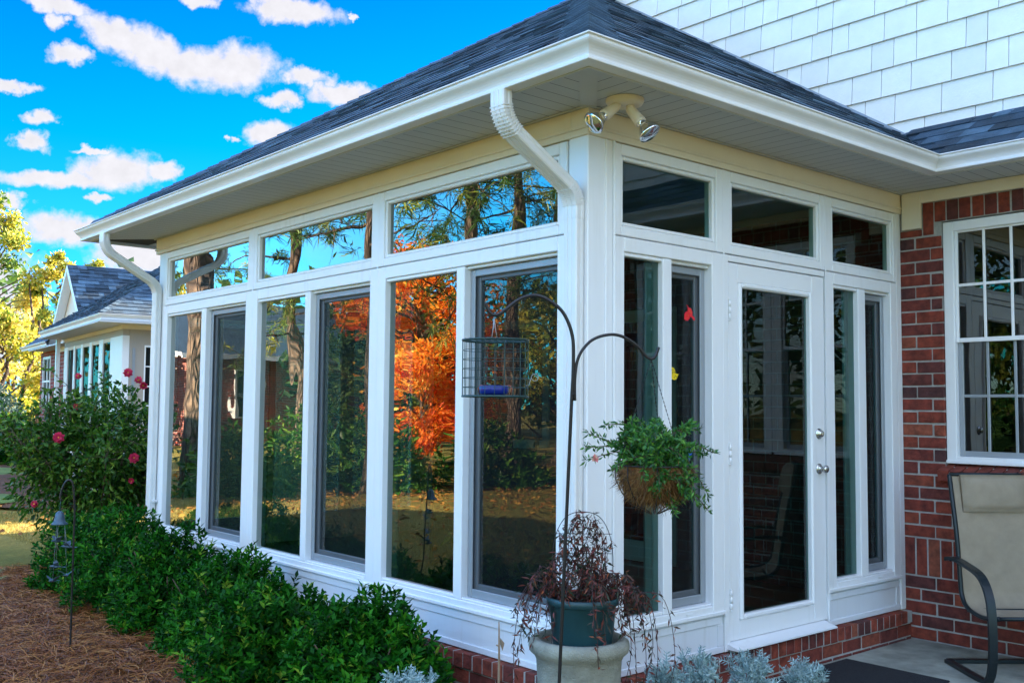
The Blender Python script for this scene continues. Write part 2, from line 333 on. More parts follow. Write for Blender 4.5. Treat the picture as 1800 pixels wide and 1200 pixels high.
def leaves(P, D, L, W, fold=0.25, upv=None, tint=None, droop=0.0):
    """P base, D direction, L length, W width -> folded 4-triangle leaves"""
    n = len(P); D = unit(D)
    up = upv if upv is not None else unit(rng.normal(size=(n, 3)))
    S = unit(np.cross(D, up)); U = np.cross(S, D)
    L = np.broadcast_to(L, n)[:, None]; W = np.broadcast_to(W, n)[:, None]
    mid = P + D * L * 0.45 - np.array([0, 0, 1]) * L * droop * 0.3
    tip = P + D * L - np.array([0, 0, 1]) * L * droop
    V = np.stack([P, mid + S * W / 2 + U * W * fold, mid, mid - S * W / 2 + U * W * fold, tip], 1).reshape(-1, 3)
    b = (np.arange(n) * 5)[:, None]
    F = np.stack([b + [0, 1, 2], b + [0, 2, 3], b + [2, 1, 4], b + [3, 2, 4]], 1).reshape(-1, 3)
    T = np.repeat(tint if tint is not None else rng.random(n), 4)
    return V, F, T
def cat(parts):
    Vs, Fs, Ts = [], [], []; o = 0
    for V, F, T in parts: Vs.append(V); Fs.append(F + o); Ts.append(T); o += len(V)
    return np.concatenate(Vs), np.concatenate(Fs), np.concatenate(Ts)

def tag(o, label=None, category=None, group=None, kind=None):
    if label: o['label'] = label
    if category: o['category'] = category
    if group: o['group'] = group
    if kind: o['kind'] = kind
    return o
def thing(name, label, category, loc=(0, 0, 0), group=None):
    o = bpy.data.objects.new(name, None); COL.objects.link(o); o.location = loc; o.empty_display_size = 0.1
    ORG[o.name] = Vector(loc)
    return tag(o, label, category, group)
def at_origin_of(o, loc):
    """shift a childless mesh's origin to loc"""
    v = Vector(loc); me = o.data
    co = np.empty(len(me.vertices) * 3, dtype=np.float32); me.vertices.foreach_get('co', co)
    co = co.reshape(-1, 3) - np.array(v, dtype=np.float32); me.vertices.foreach_set('co', co.ravel()); me.update(); o.location = v
    ORG[o.name] = v; return o

# ================================================================== HOUSE
house = thing('brick_house', 'brick house with white-framed glass sunroom, grey shingle hip roof and white shake gable', 'house', (0, 0, 0))
W = lambda wall, s0, s1, d0, d1, z0, z1: ((d0, d1, s0, s1, z0, z1) if wall == 'A' else (s0, s1, d0, d1, z0, z1))

def frame_rect(mb, wall, s0, s1, z0, z1, t, d0, d1, tb=None, tt=None, b=0.004):
    """rectangular frame, outer bounds s0..s1,z0..z1, member t; stiles run full height, rails butt between them"""
    tb = tb or t; tt = tt or t
    mb.bbox(*W(wall, s0, s0 + t, d0, d1, z0, z1), b=b); mb.bbox(*W(wall, s1 - t, s1, d0, d1, z0, z1), b=b)
    mb.bbox(*W(wall, s0 + t, s1 - t, d0 + 0.0006, d1, z1 - tt, z1), b=b); mb.bbox(*W(wall, s0 + t, s1 - t, d0 + 0.0006, d1, z0, z0 + tb), b=b)

def pane(wall, s0, s1, z0, z1, d, parent, mat='glass'):
    mb = MB(); mb.box(*W(wall, s0, s1, d, d + 0.001, z0, z1))
    # single sheet: keep only the front quad
    if wall == 'A': V = [(d, s0, z0), (d, s1, z0), (d, s1, z1), (d, s0, z1)]; F = [(0, 3, 2, 1)]
    else: V = [(s0, d, z0), (s1, d, z0), (s1, d, z1), (s0, d, z1)]; F = [(0, 1, 2, 3)]
    q = MB(); q.add(V, F); return q.build('glass_pane', mat, parent)

ZJ, ZT0, ZT1, ZTB = 2.12, 2.192, 2.50, 2.58
def transom(wall, s0, s1, g0, g1, gm):
    mb = MB()
    a = min(g0 - s0, s1 - g1)
    zb, zt = ZJ + 0.0025, ZTB - 0.002
    s0 += 0.0015; s1 -= 0.0015
    mb.bbox(*W(wall, s0, g0 - 0.022, -0.012, 0.06, zb, zt)); mb.bbox(*W(wall, g1 + 0.022, s1, -0.012, 0.06, zb, zt))
    mb.bbox(*W(wall, g0 - 0.022, g1 + 0.022, -0.0114, 0.06, zb, ZT0 - 0.022)); mb.bbox(*W(wall, g0 - 0.022, g1 + 0.022, -0.0114, 0.06, ZT1 + 0.022, zt))
    frame_rect(mb, wall, g0 - 0.022 + 0.001, g1 + 0.022 - 0.001, ZT0 - 0.021, ZT1 + 0.021, 0.021, -0.004, 0.055, b=0.006)
    w = mb.build('transom_window', 'white', house)
    pane(wall, g0 - 0.004, g1 + 0.004, ZT0 - 0.004, ZT1 + 0.004, 0.022, w, gm)
def slider(wall, s0, s1, g0, g1, o0, o1, gm, fixed_first):
    """unit s0..s1; fixed glass g0..g1; sliding opening o0..o1"""
    zb, zt = 0.20, ZJ - 0.0025; gb, gt = 0.271, 2.025
    s0 += 0.0015; s1 -= 0.0015
    lo, hi = min(g0, o0), max(g1, o1)
    mid0, mid1 = (g1, o0) if fixed_first else (o1, g0)
    mb = MB()
    mb.bbox(*W(wall, s0, lo, -0.012, 0.09, zb, zt)); mb.bbox(*W(wall, hi, s1, -0.012, 0.09, zb, zt))
    mb.bbox(*W(wall, lo, hi, -0.0114, 0.09, gt + 0.02, zt)); mb.bbox(*W(wall, lo, hi, -0.0114, 0.09, zb, gb - 0.018))
    mb.bbox(*W(wall, mid0, mid1, -0.006, 0.088, gb - 0.017, gt + 0.019))
    # glazing bead round the fixed light and ledge of the opening
    e = 0.012
    mb.bbox(*W(wall, g0 if fixed_first or True else g0, g1, -0.002, 0.05, gt, gt + 0.0195)); mb.bbox(*W(wall, g0, g1, -0.002, 0.05, gb - 0.0175, gb))
    mb.bbox(*W(wall, o0, o1, -0.001, 0.088, gb - 0.0175, gb - 0.006)); mb.bbox(*W(wall, o0, o1, 0.012, 0.088, gt + 0.003, gt + 0.0195))
    # sill nosing with a thin lip, and weep covers
    mb.bbox(*W(wall, s0, s1, -0.022, -0.0125, zb, zb + 0.022))
    mb.bbox(*W(wall, o0 + (0.04 if not fixed_first else 0.1), o0 + (0.09 if not fixed_first else 0.15), -0.017, -0.0125, zb + 0.030, zb + 0.038), b=0.001)
    w = mb.build('sliding_window', 'white', house)
    pane(wall, g0 - 0.002, g1 + 0.002, gb - 0.002, gt + 0.002, 0.028, w, gm)
    # screen frame in the outer track, moving sash behind it
    sc = MB(); frame_rect(sc, wall, o0 + 0.002, o1 - 0.002, gb - 0.004, gt, 0.038, 0.036, 0.048, tb=0.045)
    sf = sc.build('screen_frame', 'alu', w)
    q = MB()
    a0, a1, b0, b1 = o0 + 0.036, o1 - 0.036, gb + 0.038, gt - 0.036
    if wall == 'A': q.add([(0.043, a0, b0), (0.043, a1, b0), (0.043, a1, b1), (0.043, a0, b1)], [(0, 3, 2, 1)])
    else: q.add([(a0, 0.043, b0), (a1, 0.043, b0), (a1, 0.043, b1), (a0, 0.043, b1)], [(0, 1, 2, 3)])
    q.build('insect_mesh', 'screen', w)
    sa = MB(); frame_rect(sa, wall, o0 + 0.001, o1 - 0.001, gb - 0.003, gt + 0.001, 0.062, 0.058, 0.085, tb=0.07)
    sa.build('sash', 'alu', w)
    pane(wall, o0 + 0.06, o1 - 0.06, gb + 0.06, gt - 0.06, 0.07, w, gm)
    # sash stile seen behind the fixed light
    st = MB()
    if fixed_first: st.bbox(*W(wall, g1 - 0.055, g1 - 0.004, 0.062, 0.08, gb - 0.003, gt + 0.001))
    else: st.bbox(*W(wall, g1 - 0.055, g1 - 0.004, 0.062, 0.08, gb - 0.003, gt + 0.001))
    st.build('inner_stile', 'alu', w)

for (s0, s1, g0, g1) in [(0.182, 1.790, 0.208 + 0.0, 1.707), (1.790, 3.450, 1.882, 3.380), (3.450, 5.110, 3.557, 5.038)]:
    g0 = max(g0, s0 + 0.03); transom('A', s0 - 0.05 if s0 < 0.2 else s0, s1, g0, g1, 'glass')
for (s0, s1, g0, g1, o0, o1) in [(0.132, 1.79, 1.013, 1.706, 0.200, 0.942), (1.79, 3.45, 2.686, 3.375, 1.876, 2.584 + 0.03), (3.45, 5.11, 4.350, 5.030, 3.560, 4.262)]:
    slider('A', s0, s1, g0, g1, o0, o1, 'glass', False)
for (s0, s1, g0, g1) in [(0.176, 1.025, 0.242, 0.941), (1.025, 2.018, 1.115, 1.942), (2.018, 2.865, 2.118, 2.803)]:
    transom('B', s0, s1, g0, g1, 'glassB')
slider('B', 0.176, 1.025, 0.243, 0.535, 0.604, 0.925, 'glassB', True)
slider('B', 2.018, 2.865, 2.106, 2.392, 2.478, 2.780, 'glassB', True)

# corner boards and mullion covers
mb = MB()
mb.bbox(-0.006, 0.112, -0.006, 0.128, 0.0, 2.60, b=0.004)
mb.bbox(0.1125, 0.173, -0.002, 0.06, 0.0, 2.60, b=0.006)
mb.bbox(0.110, 0.118, -0.014, 0.0, 0.0, 2.60, b=0.004)
mb.bbox(0.166, 0.1755, -0.016, 0.0, 0.0, 2.60, b=0.004)
mb.build('corner_post', 'white', house)
mb = MB(); mb.bbox(-0.003, 0.12, 5.112, 5.25, 0.0, 2.60); mb.build('corner_post', 'white', house)
mb = MB(); mb.bbox(2.868, 2.9285, -0.008, 0.09, -0.003, 2.60); mb.build('corner_post', 'white', house)
for s in (1.79, 3.45):
    mb = MB(); mb.bbox(-0.0135, -0.0118, s - 0.008, s + 0.008, 0.19, 2.58, b=0.0008); mb.build('mullion_cover', 'white', house)
for s in (1.025, 2.018):
    mb = MB(); mb.bbox(s - 0.008, s + 0.008, -0.0135, -0.0118, 0.19, 2.58, b=0.0008); mb.build('mullion_cover', 'white', house)

# wall panels under the windows
def kick(wall, s0, s1):
    mb = MB()
    mb.bbox(*W(wall, s0, s1, 0.004, 0.10, 0.0, 0.197), b=0.002)
    mb.bbox(*W(wall, s0 + 0.02, s1 - 0.02, -0.004, 0.0035, 0.150, 0.190), b=0.003)
    mb.bbox(*W(wall, s0, s1, -0.006, 0.0035, 0.0005, 0.034), b=0.003)
    mb.bbox(*W(wall, s0 + 0.0, s0 + 0.05, -0.002, 0.0035, 0.035, 0.149), b=0.003)
    mb.bbox(*W(wall, s1 - 0.05, s1, -0.002, 0.0035, 0.035, 0.149), b=0.003)
    mb.build('kick_panel', 'whitepanel', house)
for a, b in ((0.130, 1.788), (1.792, 3.448), (3.452, 5.110)): kick('A', a, b)
for a, b in ((0.178, 1.022), (2.024, 2.866)): kick('B', a, b)

# frieze boards wrapping under the soffit; cream tone has warm bounce light painted in
mb = MB()
mb.bbox(-0.020, 0.10, 0.10, 5.30, 2.582, 2.713, b=0.003); mb.bbox(-0.030, -0.0205, -0.02, 5.31, 2.612, 2.626, b=0.003)
mb.bbox(-0.020, 2.926, -0.020, 0.0995, 2.582, 2.713, b=0.003); mb.bbox(-0.02, 2.926, -0.030, -0.0205, 2.612, 2.626, b=0.003)
mb.bbox(2.905, 2.929, -0.16, -0.031, 2.47, 2.713, b=0.003)
mb.bbox(2.905, 2.929, -9.0, -0.161, 2.635, 2.713, b=0.003)
mb.build('frieze_board', 'cream', house)

# ---- entry door
dm = MB(); d0, d1 = 0.0, 0.045
ds0, ds1, dz0, dz1 = 1.078, 2.012, 0.045, 2.078
g0, g1, gz0, gz1 = 1.195, 1.853, 0.177, 1.946
dm.bbox(ds0, g0 - 0.03, d0, d1, dz0, dz1, b=0.003); dm.bbox(g1 + 0.03, ds1, d0, d1, dz0, dz1, b=0.003)
dm.bbox(g0 - 0.0295, g1 + 0.0295, d0 + 0.0005, d1, dz0, gz0 - 0.03, b=0.003); dm.bbox(g0 - 0.0295, g1 + 0.0295, d0 + 0.0005, d1, gz1 + 0.03, dz1, b=0.003)
frame_rect(dm, 'B', g0 - 0.029, g1 + 0.029, gz0 - 0.029, gz1 + 0.029, 0.029, -0.012, 0.04, b=0.009)
door = dm.build('door', 'white', house)
pane('B', g0 - 0.002, g1 + 0.002, gz0 - 0.002, gz1 + 0.002, 0.02, door, 'glassB')
jb = MB()
jb.bbox(1.0265, 1.070, -0.008, 0.09, 0.0, 2.118, b=0.003); jb.bbox(2.018, 2.0235, -0.012, 0.09, 0.0, 0.2, b=0.002)
jb.bbox(1.0705, 2.0165, -0.006, 0.09, 2.083, 2.118, b=0.003)
jb.build('door_jamb', 'white', house)
th = MB()
th.add([(1.045, -0.085, 0.012), (1.985, -0.085, 0.012), (1.985, -0.085, 0.020), (1.045, -0.085, 0.020), (1.045, 0.06, 0.012), (1.985, 0.06, 0.012), (1.985, 0.0, 0.043), (1.045, 0.0, 0.043), (1.045, 0.06, 0.043), (1.985, 0.06, 0.043)],
       [(0, 1, 2, 3), (3, 2, 6, 7), (7, 6, 9, 8), (0, 4, 5, 1), (0, 3, 7, 8, 4), (1, 5, 9, 6, 2)])
th.build('door_threshold', 'white', house)
th = MB(); th.bbox(1.055, 1.98, -0.05, 0.05, -0.0015, 0.0115, b=0.002); th.build('threshold_base', 'concrete', house)
for z in (1.815, 1.040, 0.268):
    h = MB(); x = 1.073
    for k, (a, b) in enumerate(((-0.052, -0.019), (-0.018, 0.018), (0.019, 0.052))): h.tube([(x, -0.014, z + a), (x, -0.014, z + b)], 0.0075, 10)
    h.tube([(x, -0.014, z - 0.058), (x, -0.014, z - 0.053)], 0.0095, 10); h.tube([(x, -0.014, z + 0.053), (x, -0.014, z + 0.058)], 0.0095, 10)
    h.build('hinge', 'white', door)
h = MB(); h.lathe([(0.0, -0.026), (0.016, -0.026), (0.020, -0.022), (0.0215, -0.008), (0.031, -0.006), (0.033, 0.0), (0.033, 0.002)], (1.945, 0.0, 1.139), 28, axis=(0, 1, 0))
h.bbox(1.942, 1.948, -0.030, -0.025, 1.130, 1.148); h.build('deadbolt', 'steel', door)
h = MB(); h.lathe([(0.0, -0.058), (0.014, -0.058), (0.022, -0.052), (0.0235, -0.040), (0.019, -0.033), (0.012, -0.028), (0.012, -0.012), (0.026, -0.009), (0.032, -0.004), (0.033, 0.002)], (1.945, 0.0, 0.932), 28, axis=(0, 1, 0))
h.build('door_knob', 'steel', door)

# ---- brickwork --------------------------------------------------------------
BL, BH, CH = 0.204, 0.0705, 0.0813
def brick(mb, x0, x1, y0, y1, z0, z1, t=None):
    t = random.betavariate(2.2, 2.0) if t is None else t
    j = lambda: random.uniform(-0.0024, 0.0024)
    mb.bbox(x0 + j(), x1 + j(), y0 + j(), y1 + j(), z0 + j(), z1 + j(), b=0.0035, tint=t)
# base under wall A and wall B: rowlock cap + stretcher courses
base = MB()
y = 0.0
n = int(5.35 / 0.0813)
for k in range(n): brick(base, -0.052, 0.05, -0.03 + k * 0.0813 + 0.005, -0.03 + (k + 1) * 0.0813 - 0.005, -0.082, -0.004)
for r in range(3):
    for k in range(27):
        a = -0.03 + k * 0.214 + (0.107 if r % 2 else 0); brick(base, -0.040, 0.05, a + 0.005, min(a + 0.209, 5.3), -0.082 - 0.011 - (r + 1) * 0.0813 + 0.011, -0.082 - 0.011 - r * 0.0813)
n = int(2.93 / 0.0745)
for k in range(n): brick(base, -0.045 + k * 0.0745 + 0.005, -0.045 + (k + 1) * 0.0745 - 0.005, -0.055, 0.05, -0.080, -0.004)
for r in range(3):
    for k in range(14):
        a = -0.03 + k * 0.214 + (0.107 if r % 2 else 0)
        if a > 2.9: continue
        brick(base, a + 0.005, min(a + 0.209, 2.925), -0.042, 0.05, -0.082 - 0.011 - (r + 1) * 0.0813 + 0.011, -0.082 - 0.011 - r * 0.0813)
base.build('brick_base', 'brick', house)
mm = MB(); mm.box(-0.047, 0.09, 0.0005, 5.3, -0.0805, -0.007); mm.box(-0.033, 0.09, 0.0005, 5.3, -0.45, -0.081); mm.box(-0.0475, 2.92, -0.050, 0.0, -0.079, -0.0075); mm.box(-0.034, 2.92, -0.037, 0.0, -0.45, -0.0795)
mm.build('base_mortar', 'mortar', house)

# brick wall on plane x=2.93, running toward the viewer (y < 0); window openings are left out
XW = 2.93
WIN = [(-0.29, -0.96), (-0.985, -1.63), (-1.655, -2.30)]
def in_open(y0, y1, z0, z1):
    return (y1 > -2.31 and y0 < -0.285 and z1 > 0.965 and z0 < 2.50) or (y1 > -7.3 and y0 < -5.3 and z1 > 0.965 and z0 < 2.50)
bw = MB()
z = -0.18
row = 0
while z < 2.60:
    zt = z + BH
    if 0.15 < z < 0.33:          # soldier band
        zb = z; yy = 0.0
        while yy > -9.0:
            brick(bw, XW, XW + 0.09, yy - 0.0705, yy, zb, zb + 0.233); yy -= 0.0813
        z += 3 * CH; row += 3; continue
    if z > 2.40:                 # soldier lintel course up to the frieze
        yy = -0.162
        if z < 2.40 + CH:
            while yy > -9.0:
                brick(bw, XW - 0.0, XW + 0.09, yy - 0.0705, yy, (2.505 if (-2.31 < yy < -0.2) else z), 2.632); yy -= 0.0813
            brick(bw, XW, XW + 0.09, -0.155, -0.01, z, 2.465)
        z += CH; row += 1; continue
    yy = 0.0 if row % 2 == 0 else 0.104
    while yy > -9.0:
        y1 = min(yy, 0.0); y0 = yy - BL
        segs = [(y0, y1)]
        if z + BH > 0.90 and z < 2.50:
            o = []
            for (a, b) in segs:
                for (lo, hi) in ((-2.31, -0.285), (-7.3, -5.3)):
                    if b > lo and a < hi and z + BH > (0.86 if True else 0):
                        c = []
                        if b > hi: c.append((hi, b))
                        if a < lo: c.append((a, lo))
                        o = c; break
                else: o = [(a, b)]
            segs = o
        for (a, b) in segs:
            if b - a > 0.02: brick(bw, XW, XW + 0.09, a, b, z, zt)
        yy -= BL + 0.011
    z += CH; row += 1
# reveal bricks and angled sill bricks
for (lo, hi) in ((-2.31, -0.285), (-7.3, -5.3)):
    k = 0; yy = hi + 0.02
    while yy > lo - 0.02:
        a, b = yy - 0.0705, yy
        t = random.betavariate(2.2, 2.0)
        V = [(XW - 0.060, a, 0.842), (XW - 0.060, b, 0.842), (XW + 0.10, b, 0.890), (XW + 0.10, a, 0.890), (XW - 0.072, a, 0.905), (XW - 0.072, b, 0.905), (XW + 0.10, b, 0.962), (XW + 0.10, a, 0.962)]
        bw.add(V, [(0, 1, 2, 3), (7, 6, 5, 4), (4, 5, 1, 0), (5, 6, 2, 1), (6, 7, 3, 2), (7, 4, 0, 3)], t)
        yy -= 0.0813
bw.build('brick_wall', 'brick', house)
mm = MB()
def wallwith(mb, x0, x1, zlo, zhi, ylo, yhi, opens):
    """solid slab with openings"""
    ys = sorted(set([ylo, yhi] + [v for o in opens for v in (o[0], o[1])]))
    for a, b in zip(ys[:-1], ys[1:]):
        op = [o for o in opens if o[0] < (a + b) / 2 < o[1]]
        if op: mb.box(x0, x1, a, b, zlo, op[0][2]); mb.box(x0, x1, a, b, op[0][3], zhi)
        else: mb.box(x0, x1, a, b, zlo, zhi)
OPN = [(-2.31, -0.285, 0.93, 2.50), (-7.3, -5.3, 0.93, 2.50)]
wallwith(mm, XW + 0.007, XW + 0.25, -0.4, 2.80, -9.0, 0.0, OPN); mm.box(XW - 0.0012, XW + 0.25, 0.001, 0.16, -0.4, 2.80)
mm.box(XW - 0.052, XW + 0.006, -2.32, -0.28, 0.862, 0.902)
mm.build('wall_mortar', 'mortar', house)

# ---- double-hung windows in the brick wall
def double_hung(y1, y0):
    """opening y0<y1 (y1 nearer the sunroom)"""
    mb = MB(); xf = XW + 0.012
    frame_rect(mb, 'A', y0, y1, 0.965, 2.492, 0.066, xf, xf + 0.08, tb=0.030, tt=0.062, b=0.004)
    mb.bbox(xf - 0.012, xf - 0.001, y0, y1, 0.950, 0.972, b=0.003)
    w = mb.build('double_hung_window', 'white', house)
    a, b = y0 + 0.066, y1 - 0.066
    for (zl, zh, dx) in ((1.715, 2.430, 0.018), (0.995, 1.742, 0.040)):
        s = MB(); frame_rect(s, 'A', a + 0.001, b - 0.001, zl, zh, 0.030 if dx > 0.03 else 0.018, xf + dx, xf + dx + 0.022, tb=0.035 if dx > 0.03 else 0.028, tt=0.026 if dx > 0.03 else 0.012, b=0.003)
        sh = s.build('sash', 'white' if dx < 0.03 else 'alu', w)
        g = MB(); t = 0.026
        aa, bb, zz0, zz1 = a + 0.018, b - 0.018, zl + 0.028, zh - 0.012
        for k in (1, 2): yy = aa + (bb - aa) * k / 3; g.bbox(xf + dx + 0.002, xf + dx + 0.010, yy - 0.009, yy + 0.009, zz0, zz1, b=0.003)
        zm = (zz0 + zz1) / 2; g.bbox(xf + dx + 0.0045, xf + dx + 0.0095, aa, bb, zm - 0.009, zm + 0.009, b=0.002)
        g.build('muntin_grid', 'white' if dx < 0.03 else 'alu', w)
        q = MB(); xg = xf + dx + 0.012; q.add([(xg, aa - 0.01, zz0 - 0.01), (xg, bb + 0.01, zz0 - 0.01), (xg, bb + 0.01, zz1 + 0.01), (xg, aa - 0.01, zz1 + 0.01)], [(0, 3, 2, 1)]); q.build('glass_pane', 'oldglass', w)
for a, b in WIN: double_hung(a, b)
double_hung(-5.32, -6.28); double_hung(-6.32, -7.28)
mm = MB()
for a in (-0.972, -1.642): mm.bbox(XW + 0.014, XW + 0.08, a - 0.0115, a + 0.0105, 0.965, 2.49, b=0.003)
mm.build('window_mullion', 'white', house)
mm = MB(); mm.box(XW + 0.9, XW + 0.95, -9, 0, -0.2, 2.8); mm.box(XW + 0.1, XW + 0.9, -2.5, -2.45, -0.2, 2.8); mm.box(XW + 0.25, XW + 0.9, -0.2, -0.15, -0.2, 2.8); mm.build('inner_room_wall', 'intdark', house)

# ---- shake gable wall above the low roof
sk = MB(); exp = 0.195; z = 3.02; row = 0
sk_mort = MB()
while z < 6.6:
    y = 2.9 if z > 3.1 else 0.25
    ymax = 0.25 + (z - 3.02) / 0.62 + 0.5
    y = min(y, ymax)
    y -= random.uniform(0, 0.12)
    while y > -9.0:
        w = random.choice([0.13, 0.17, 0.22, 0.27, 0.33]) + random.uniform(-0.01, 0.01)
        a, b = y - w, y - 0.0045
        j = random.uniform(-0.002, 0.002); jz = random.uniform(-0.0015, 0.0015)
        V = [(XW + 0.004 + j, a, z + jz), (XW + 0.004 + j, b, z + jz), (XW + 0.022, b, z + exp + 0.02), (XW + 0.022, a, z + exp + 0.02), (XW + 0.03, a, z + jz), (XW + 0.03, b, z + jz)]
        sk.add(V, [(0, 3, 2, 1), (0, 1, 5, 4), (1, 2, 5), (0, 4, 3)], min(1, max(0, random.gauss(0.5, 0.12))))
        y -= w
    z += exp; row += 1
sk.build('shake_siding', 'shake', house)
mm = MB()
mm.add([(XW + 0.0305, -9, 2.9), (XW + 0.0305, 0.2, 2.9), (XW + 0.0305, 3.2, 4.9), (XW + 0.0305, 3.2, 6.8), (XW + 0.0305, -9, 6.8),
        (XW + 6.0, -9, 2.9), (XW + 6.0, 0.2, 2.9), (XW + 6.0, 3.2, 4.9), (XW + 6.0, 3.2, 6.8), (XW + 6.0, -9, 6.8)],
       [(0, 1, 2, 3, 4), (5, 9, 8, 7, 6), (2, 1, 6, 7), (3, 2, 7, 8), (4, 3, 8, 9), (0, 4, 9, 5)])
mm.build('gable_backing', 'dark', house)
mm = MB(); mm.bbox(XW - 0.012, XW + 0.0, -9.0, -0.07, 3.082, 3.118, b=0.003); mm.build('siding_flashing', 'alu', house)
mm = MB()  # hidden roof over the two-storey part and the low rear wing
mm.add([(XW - 0.3, -9.3, 6.7), (XW - 0.3, 3.5, 6.7), (XW + 6.5, 3.5, 6.7), (XW + 6.5, -9.3, 6.7), (XW + 3.1, -6, 8.6), (XW + 3.1, 0.3, 8.6)],
       [(0, 1, 5, 4), (1, 2, 5), (2, 3, 4, 5), (3, 0, 4), (3, 2, 1, 0)])
mm.build('upper_roof', 'shingle', house)
mm = MB(); mm.box(XW + 0.3, XW + 7.5, 3.3, 9.6, GZ - 0.1, 2.75); mm.build('rear_wing_wall', 'brickwall', house)
mm = MB(); mm.add([(XW + 0.0, 3.3, 2.76), (XW + 8, 3.3, 2.76), (XW + 8, 9.9, 2.76), (XW + 0.0, 9.9, 2.76), (XW + 3, 4.5, 4.3), (XW + 5, 4.5, 4.3), (XW + 3, 7.0, 4.3), (XW + 5, 7.0, 4.3)],
                  [(0, 1, 5, 4), (1, 2, 7, 5), (2, 3, 6, 7), (3, 0, 4, 6), (4, 5, 7, 6), (0, 3, 2, 1)]); mm.build('rear_wing_roof', 'shingle', house)

# ---- stepped shingle roof planes
def shingle_plane(name, parent, P0, ex, eu, L, K, course, l_inset, r_inset, col=(0.35, 0.65), butt=0.006):
    """P0 eave start, ex unit along eave, eu up-slope vector per unit plan run (not unit), L eave length, K courses of plan width"""
    P0 = np.array(P0, float); ex = np.array(ex, float); eu = np.array(eu, float)
    nrm = np.cross(ex, eu); nrm /= np.linalg.norm(nrm)
    if nrm[2] < 0: nrm = -nrm
    mb = MB()
    for k in range(K):
        r0, r1 = k * course, (k + 1) * course + course * 0.12
        a0, b0 = l_inset(r0), L - r_inset(r0); a1, b1 = l_inset(r1), L - r_inset(r1)
        if b0 - a0 < 0.02: break
        b1 = max(b1, a1)
        x = a0 - random.uniform(0, 0.3)
        while x < b0:
            w = random.choice((0.10, 0.14, 0.18, 0.24, 0.30)); xa, xb = max(x, a0), min(x + w, b0); x += w
            if xb - xa < 0.004: continue
            xa1, xb1 = min(max(xa, a1), b1), max(min(xb, b1), a1)
            lift = butt * random.choice((1.0, 1.0, 1.7))
            q = [P0 + ex * xa + eu * r0 + nrm * lift, P0 + ex * xb + eu * r0 + nrm * lift, P0 + ex * xb1 + eu * r1 + nrm * 0.001, P0 + ex * xa1 + eu * r1 + nrm * 0.001,
                 P0 + ex * xa + eu * r0 - nrm * 0.004, P0 + ex * xb + eu * r0 - nrm * 0.004]
            mb.add(q, [(0, 1, 2, 3), (4, 5, 1, 0)], min(1, max(0, random.gauss(0.42, 0.34))))
    # solid deck below
    rK = K * course
    D = -nrm * 0.006
    V = [P0 + D, P0 + ex * L + D, P0 + ex * max(L - r_inset(rK), l_inset(rK)) + eu * rK + D, P0 + ex * l_inset(rK) + eu * rK + D]
    mb.add(V, [(0, 1, 2, 3)], 0.3)
    return mb.build(name, 'shingle', parent)
PM = 0.65; EZ = 2.805; EO = 0.515
roofA = shingle_plane('roof_slope', house, (-EO, -EO, EZ), (0, 1, 0), (1, 0, PM), 5.74 + EO, 26, 0.122, lambda r: r, lambda r: r)
roofB = shingle_plane('roof_slope', house, (-EO, -EO, EZ), (1, 0, 0), (0, 1, PM), XW + EO - 0.002, 26, 0.122, lambda r: r, lambda r: max(0.0, 0.5 - r) if r < 0.5 else 0.0)
roofC = shingle_plane('roof_slope', house, (-EO, 5.74, EZ), (1, 0, 0), (0, -1, PM), XW + EO - 0.002, 26, 0.122, lambda r: r, lambda r: 0)
roofD = shingle_plane('roof_slope', house, (XW - 0.5, -9.2, EZ), (0, 1, 0), (1, 0, PM), 9.2 - EO + 0.0, 5, 0.106, lambda r: 0, lambda r: -r)
# hip caps
def hipcaps(P0, d, n, wl, wr, parent):
    mb = MB(); d = np.array(d, float); P0 = np.array(P0, float); step = 0.072
    for k in range(n):
        p = P0 + d * (k * step); q = P0 + d * (k * step + step * 1.5)
        u = 0.010 + 0.004 * random.random()
        a = np.array(wl, float); b = np.array(wr, float); up = np.array([0, 0, 1.0])
        j = random.uniform(0.94, 1.04)
        V = [p + a * j + up * u, p + up * (u + 0.014), p + b * j + up * u, q + a * j + up * 0.004, q + up * 0.012, q + b * j + up * 0.004, p + a * j, p + up * 0.0, p + b * j]
        mb.add(V, [(0, 1, 4, 3), (1, 2, 5, 4), (6, 7, 1, 0), (7, 8, 2, 1)], min(1, max(0, random.gauss(0.62, 0.12))))
    return mb.build('hip_cap', 'shingle', parent)
hipcaps((-EO + 0.07, -EO + 0.07, EZ + 0.07 * PM), (1, 1, PM), 42, (-0.075, 0.125, -0.052), (0.125, -0.075, -0.052), house)
hipcaps((-EO + 0.07, 5.74 - 0.07, EZ + 0.07 * PM), (1, -1, PM), 42, (0.125, 0.075, -0.052), (-0.075, -0.125, -0.052), house)
# step flashing line where slope meets the shakes
fl = MB(); fl.sweep([(XW - 0.003, -0.08, EZ + PM * (EO - 0.08) + 0.012), (XW - 0.003, 2.9, EZ + PM * (EO + 2.9) + 0.012)], [(-0.002, -0.008), (0.002, -0.008), (0.002, 0.012), (-0.002, 0.012)], (1, 0, 0)); fl.build('step_flashing', 'alu', house)

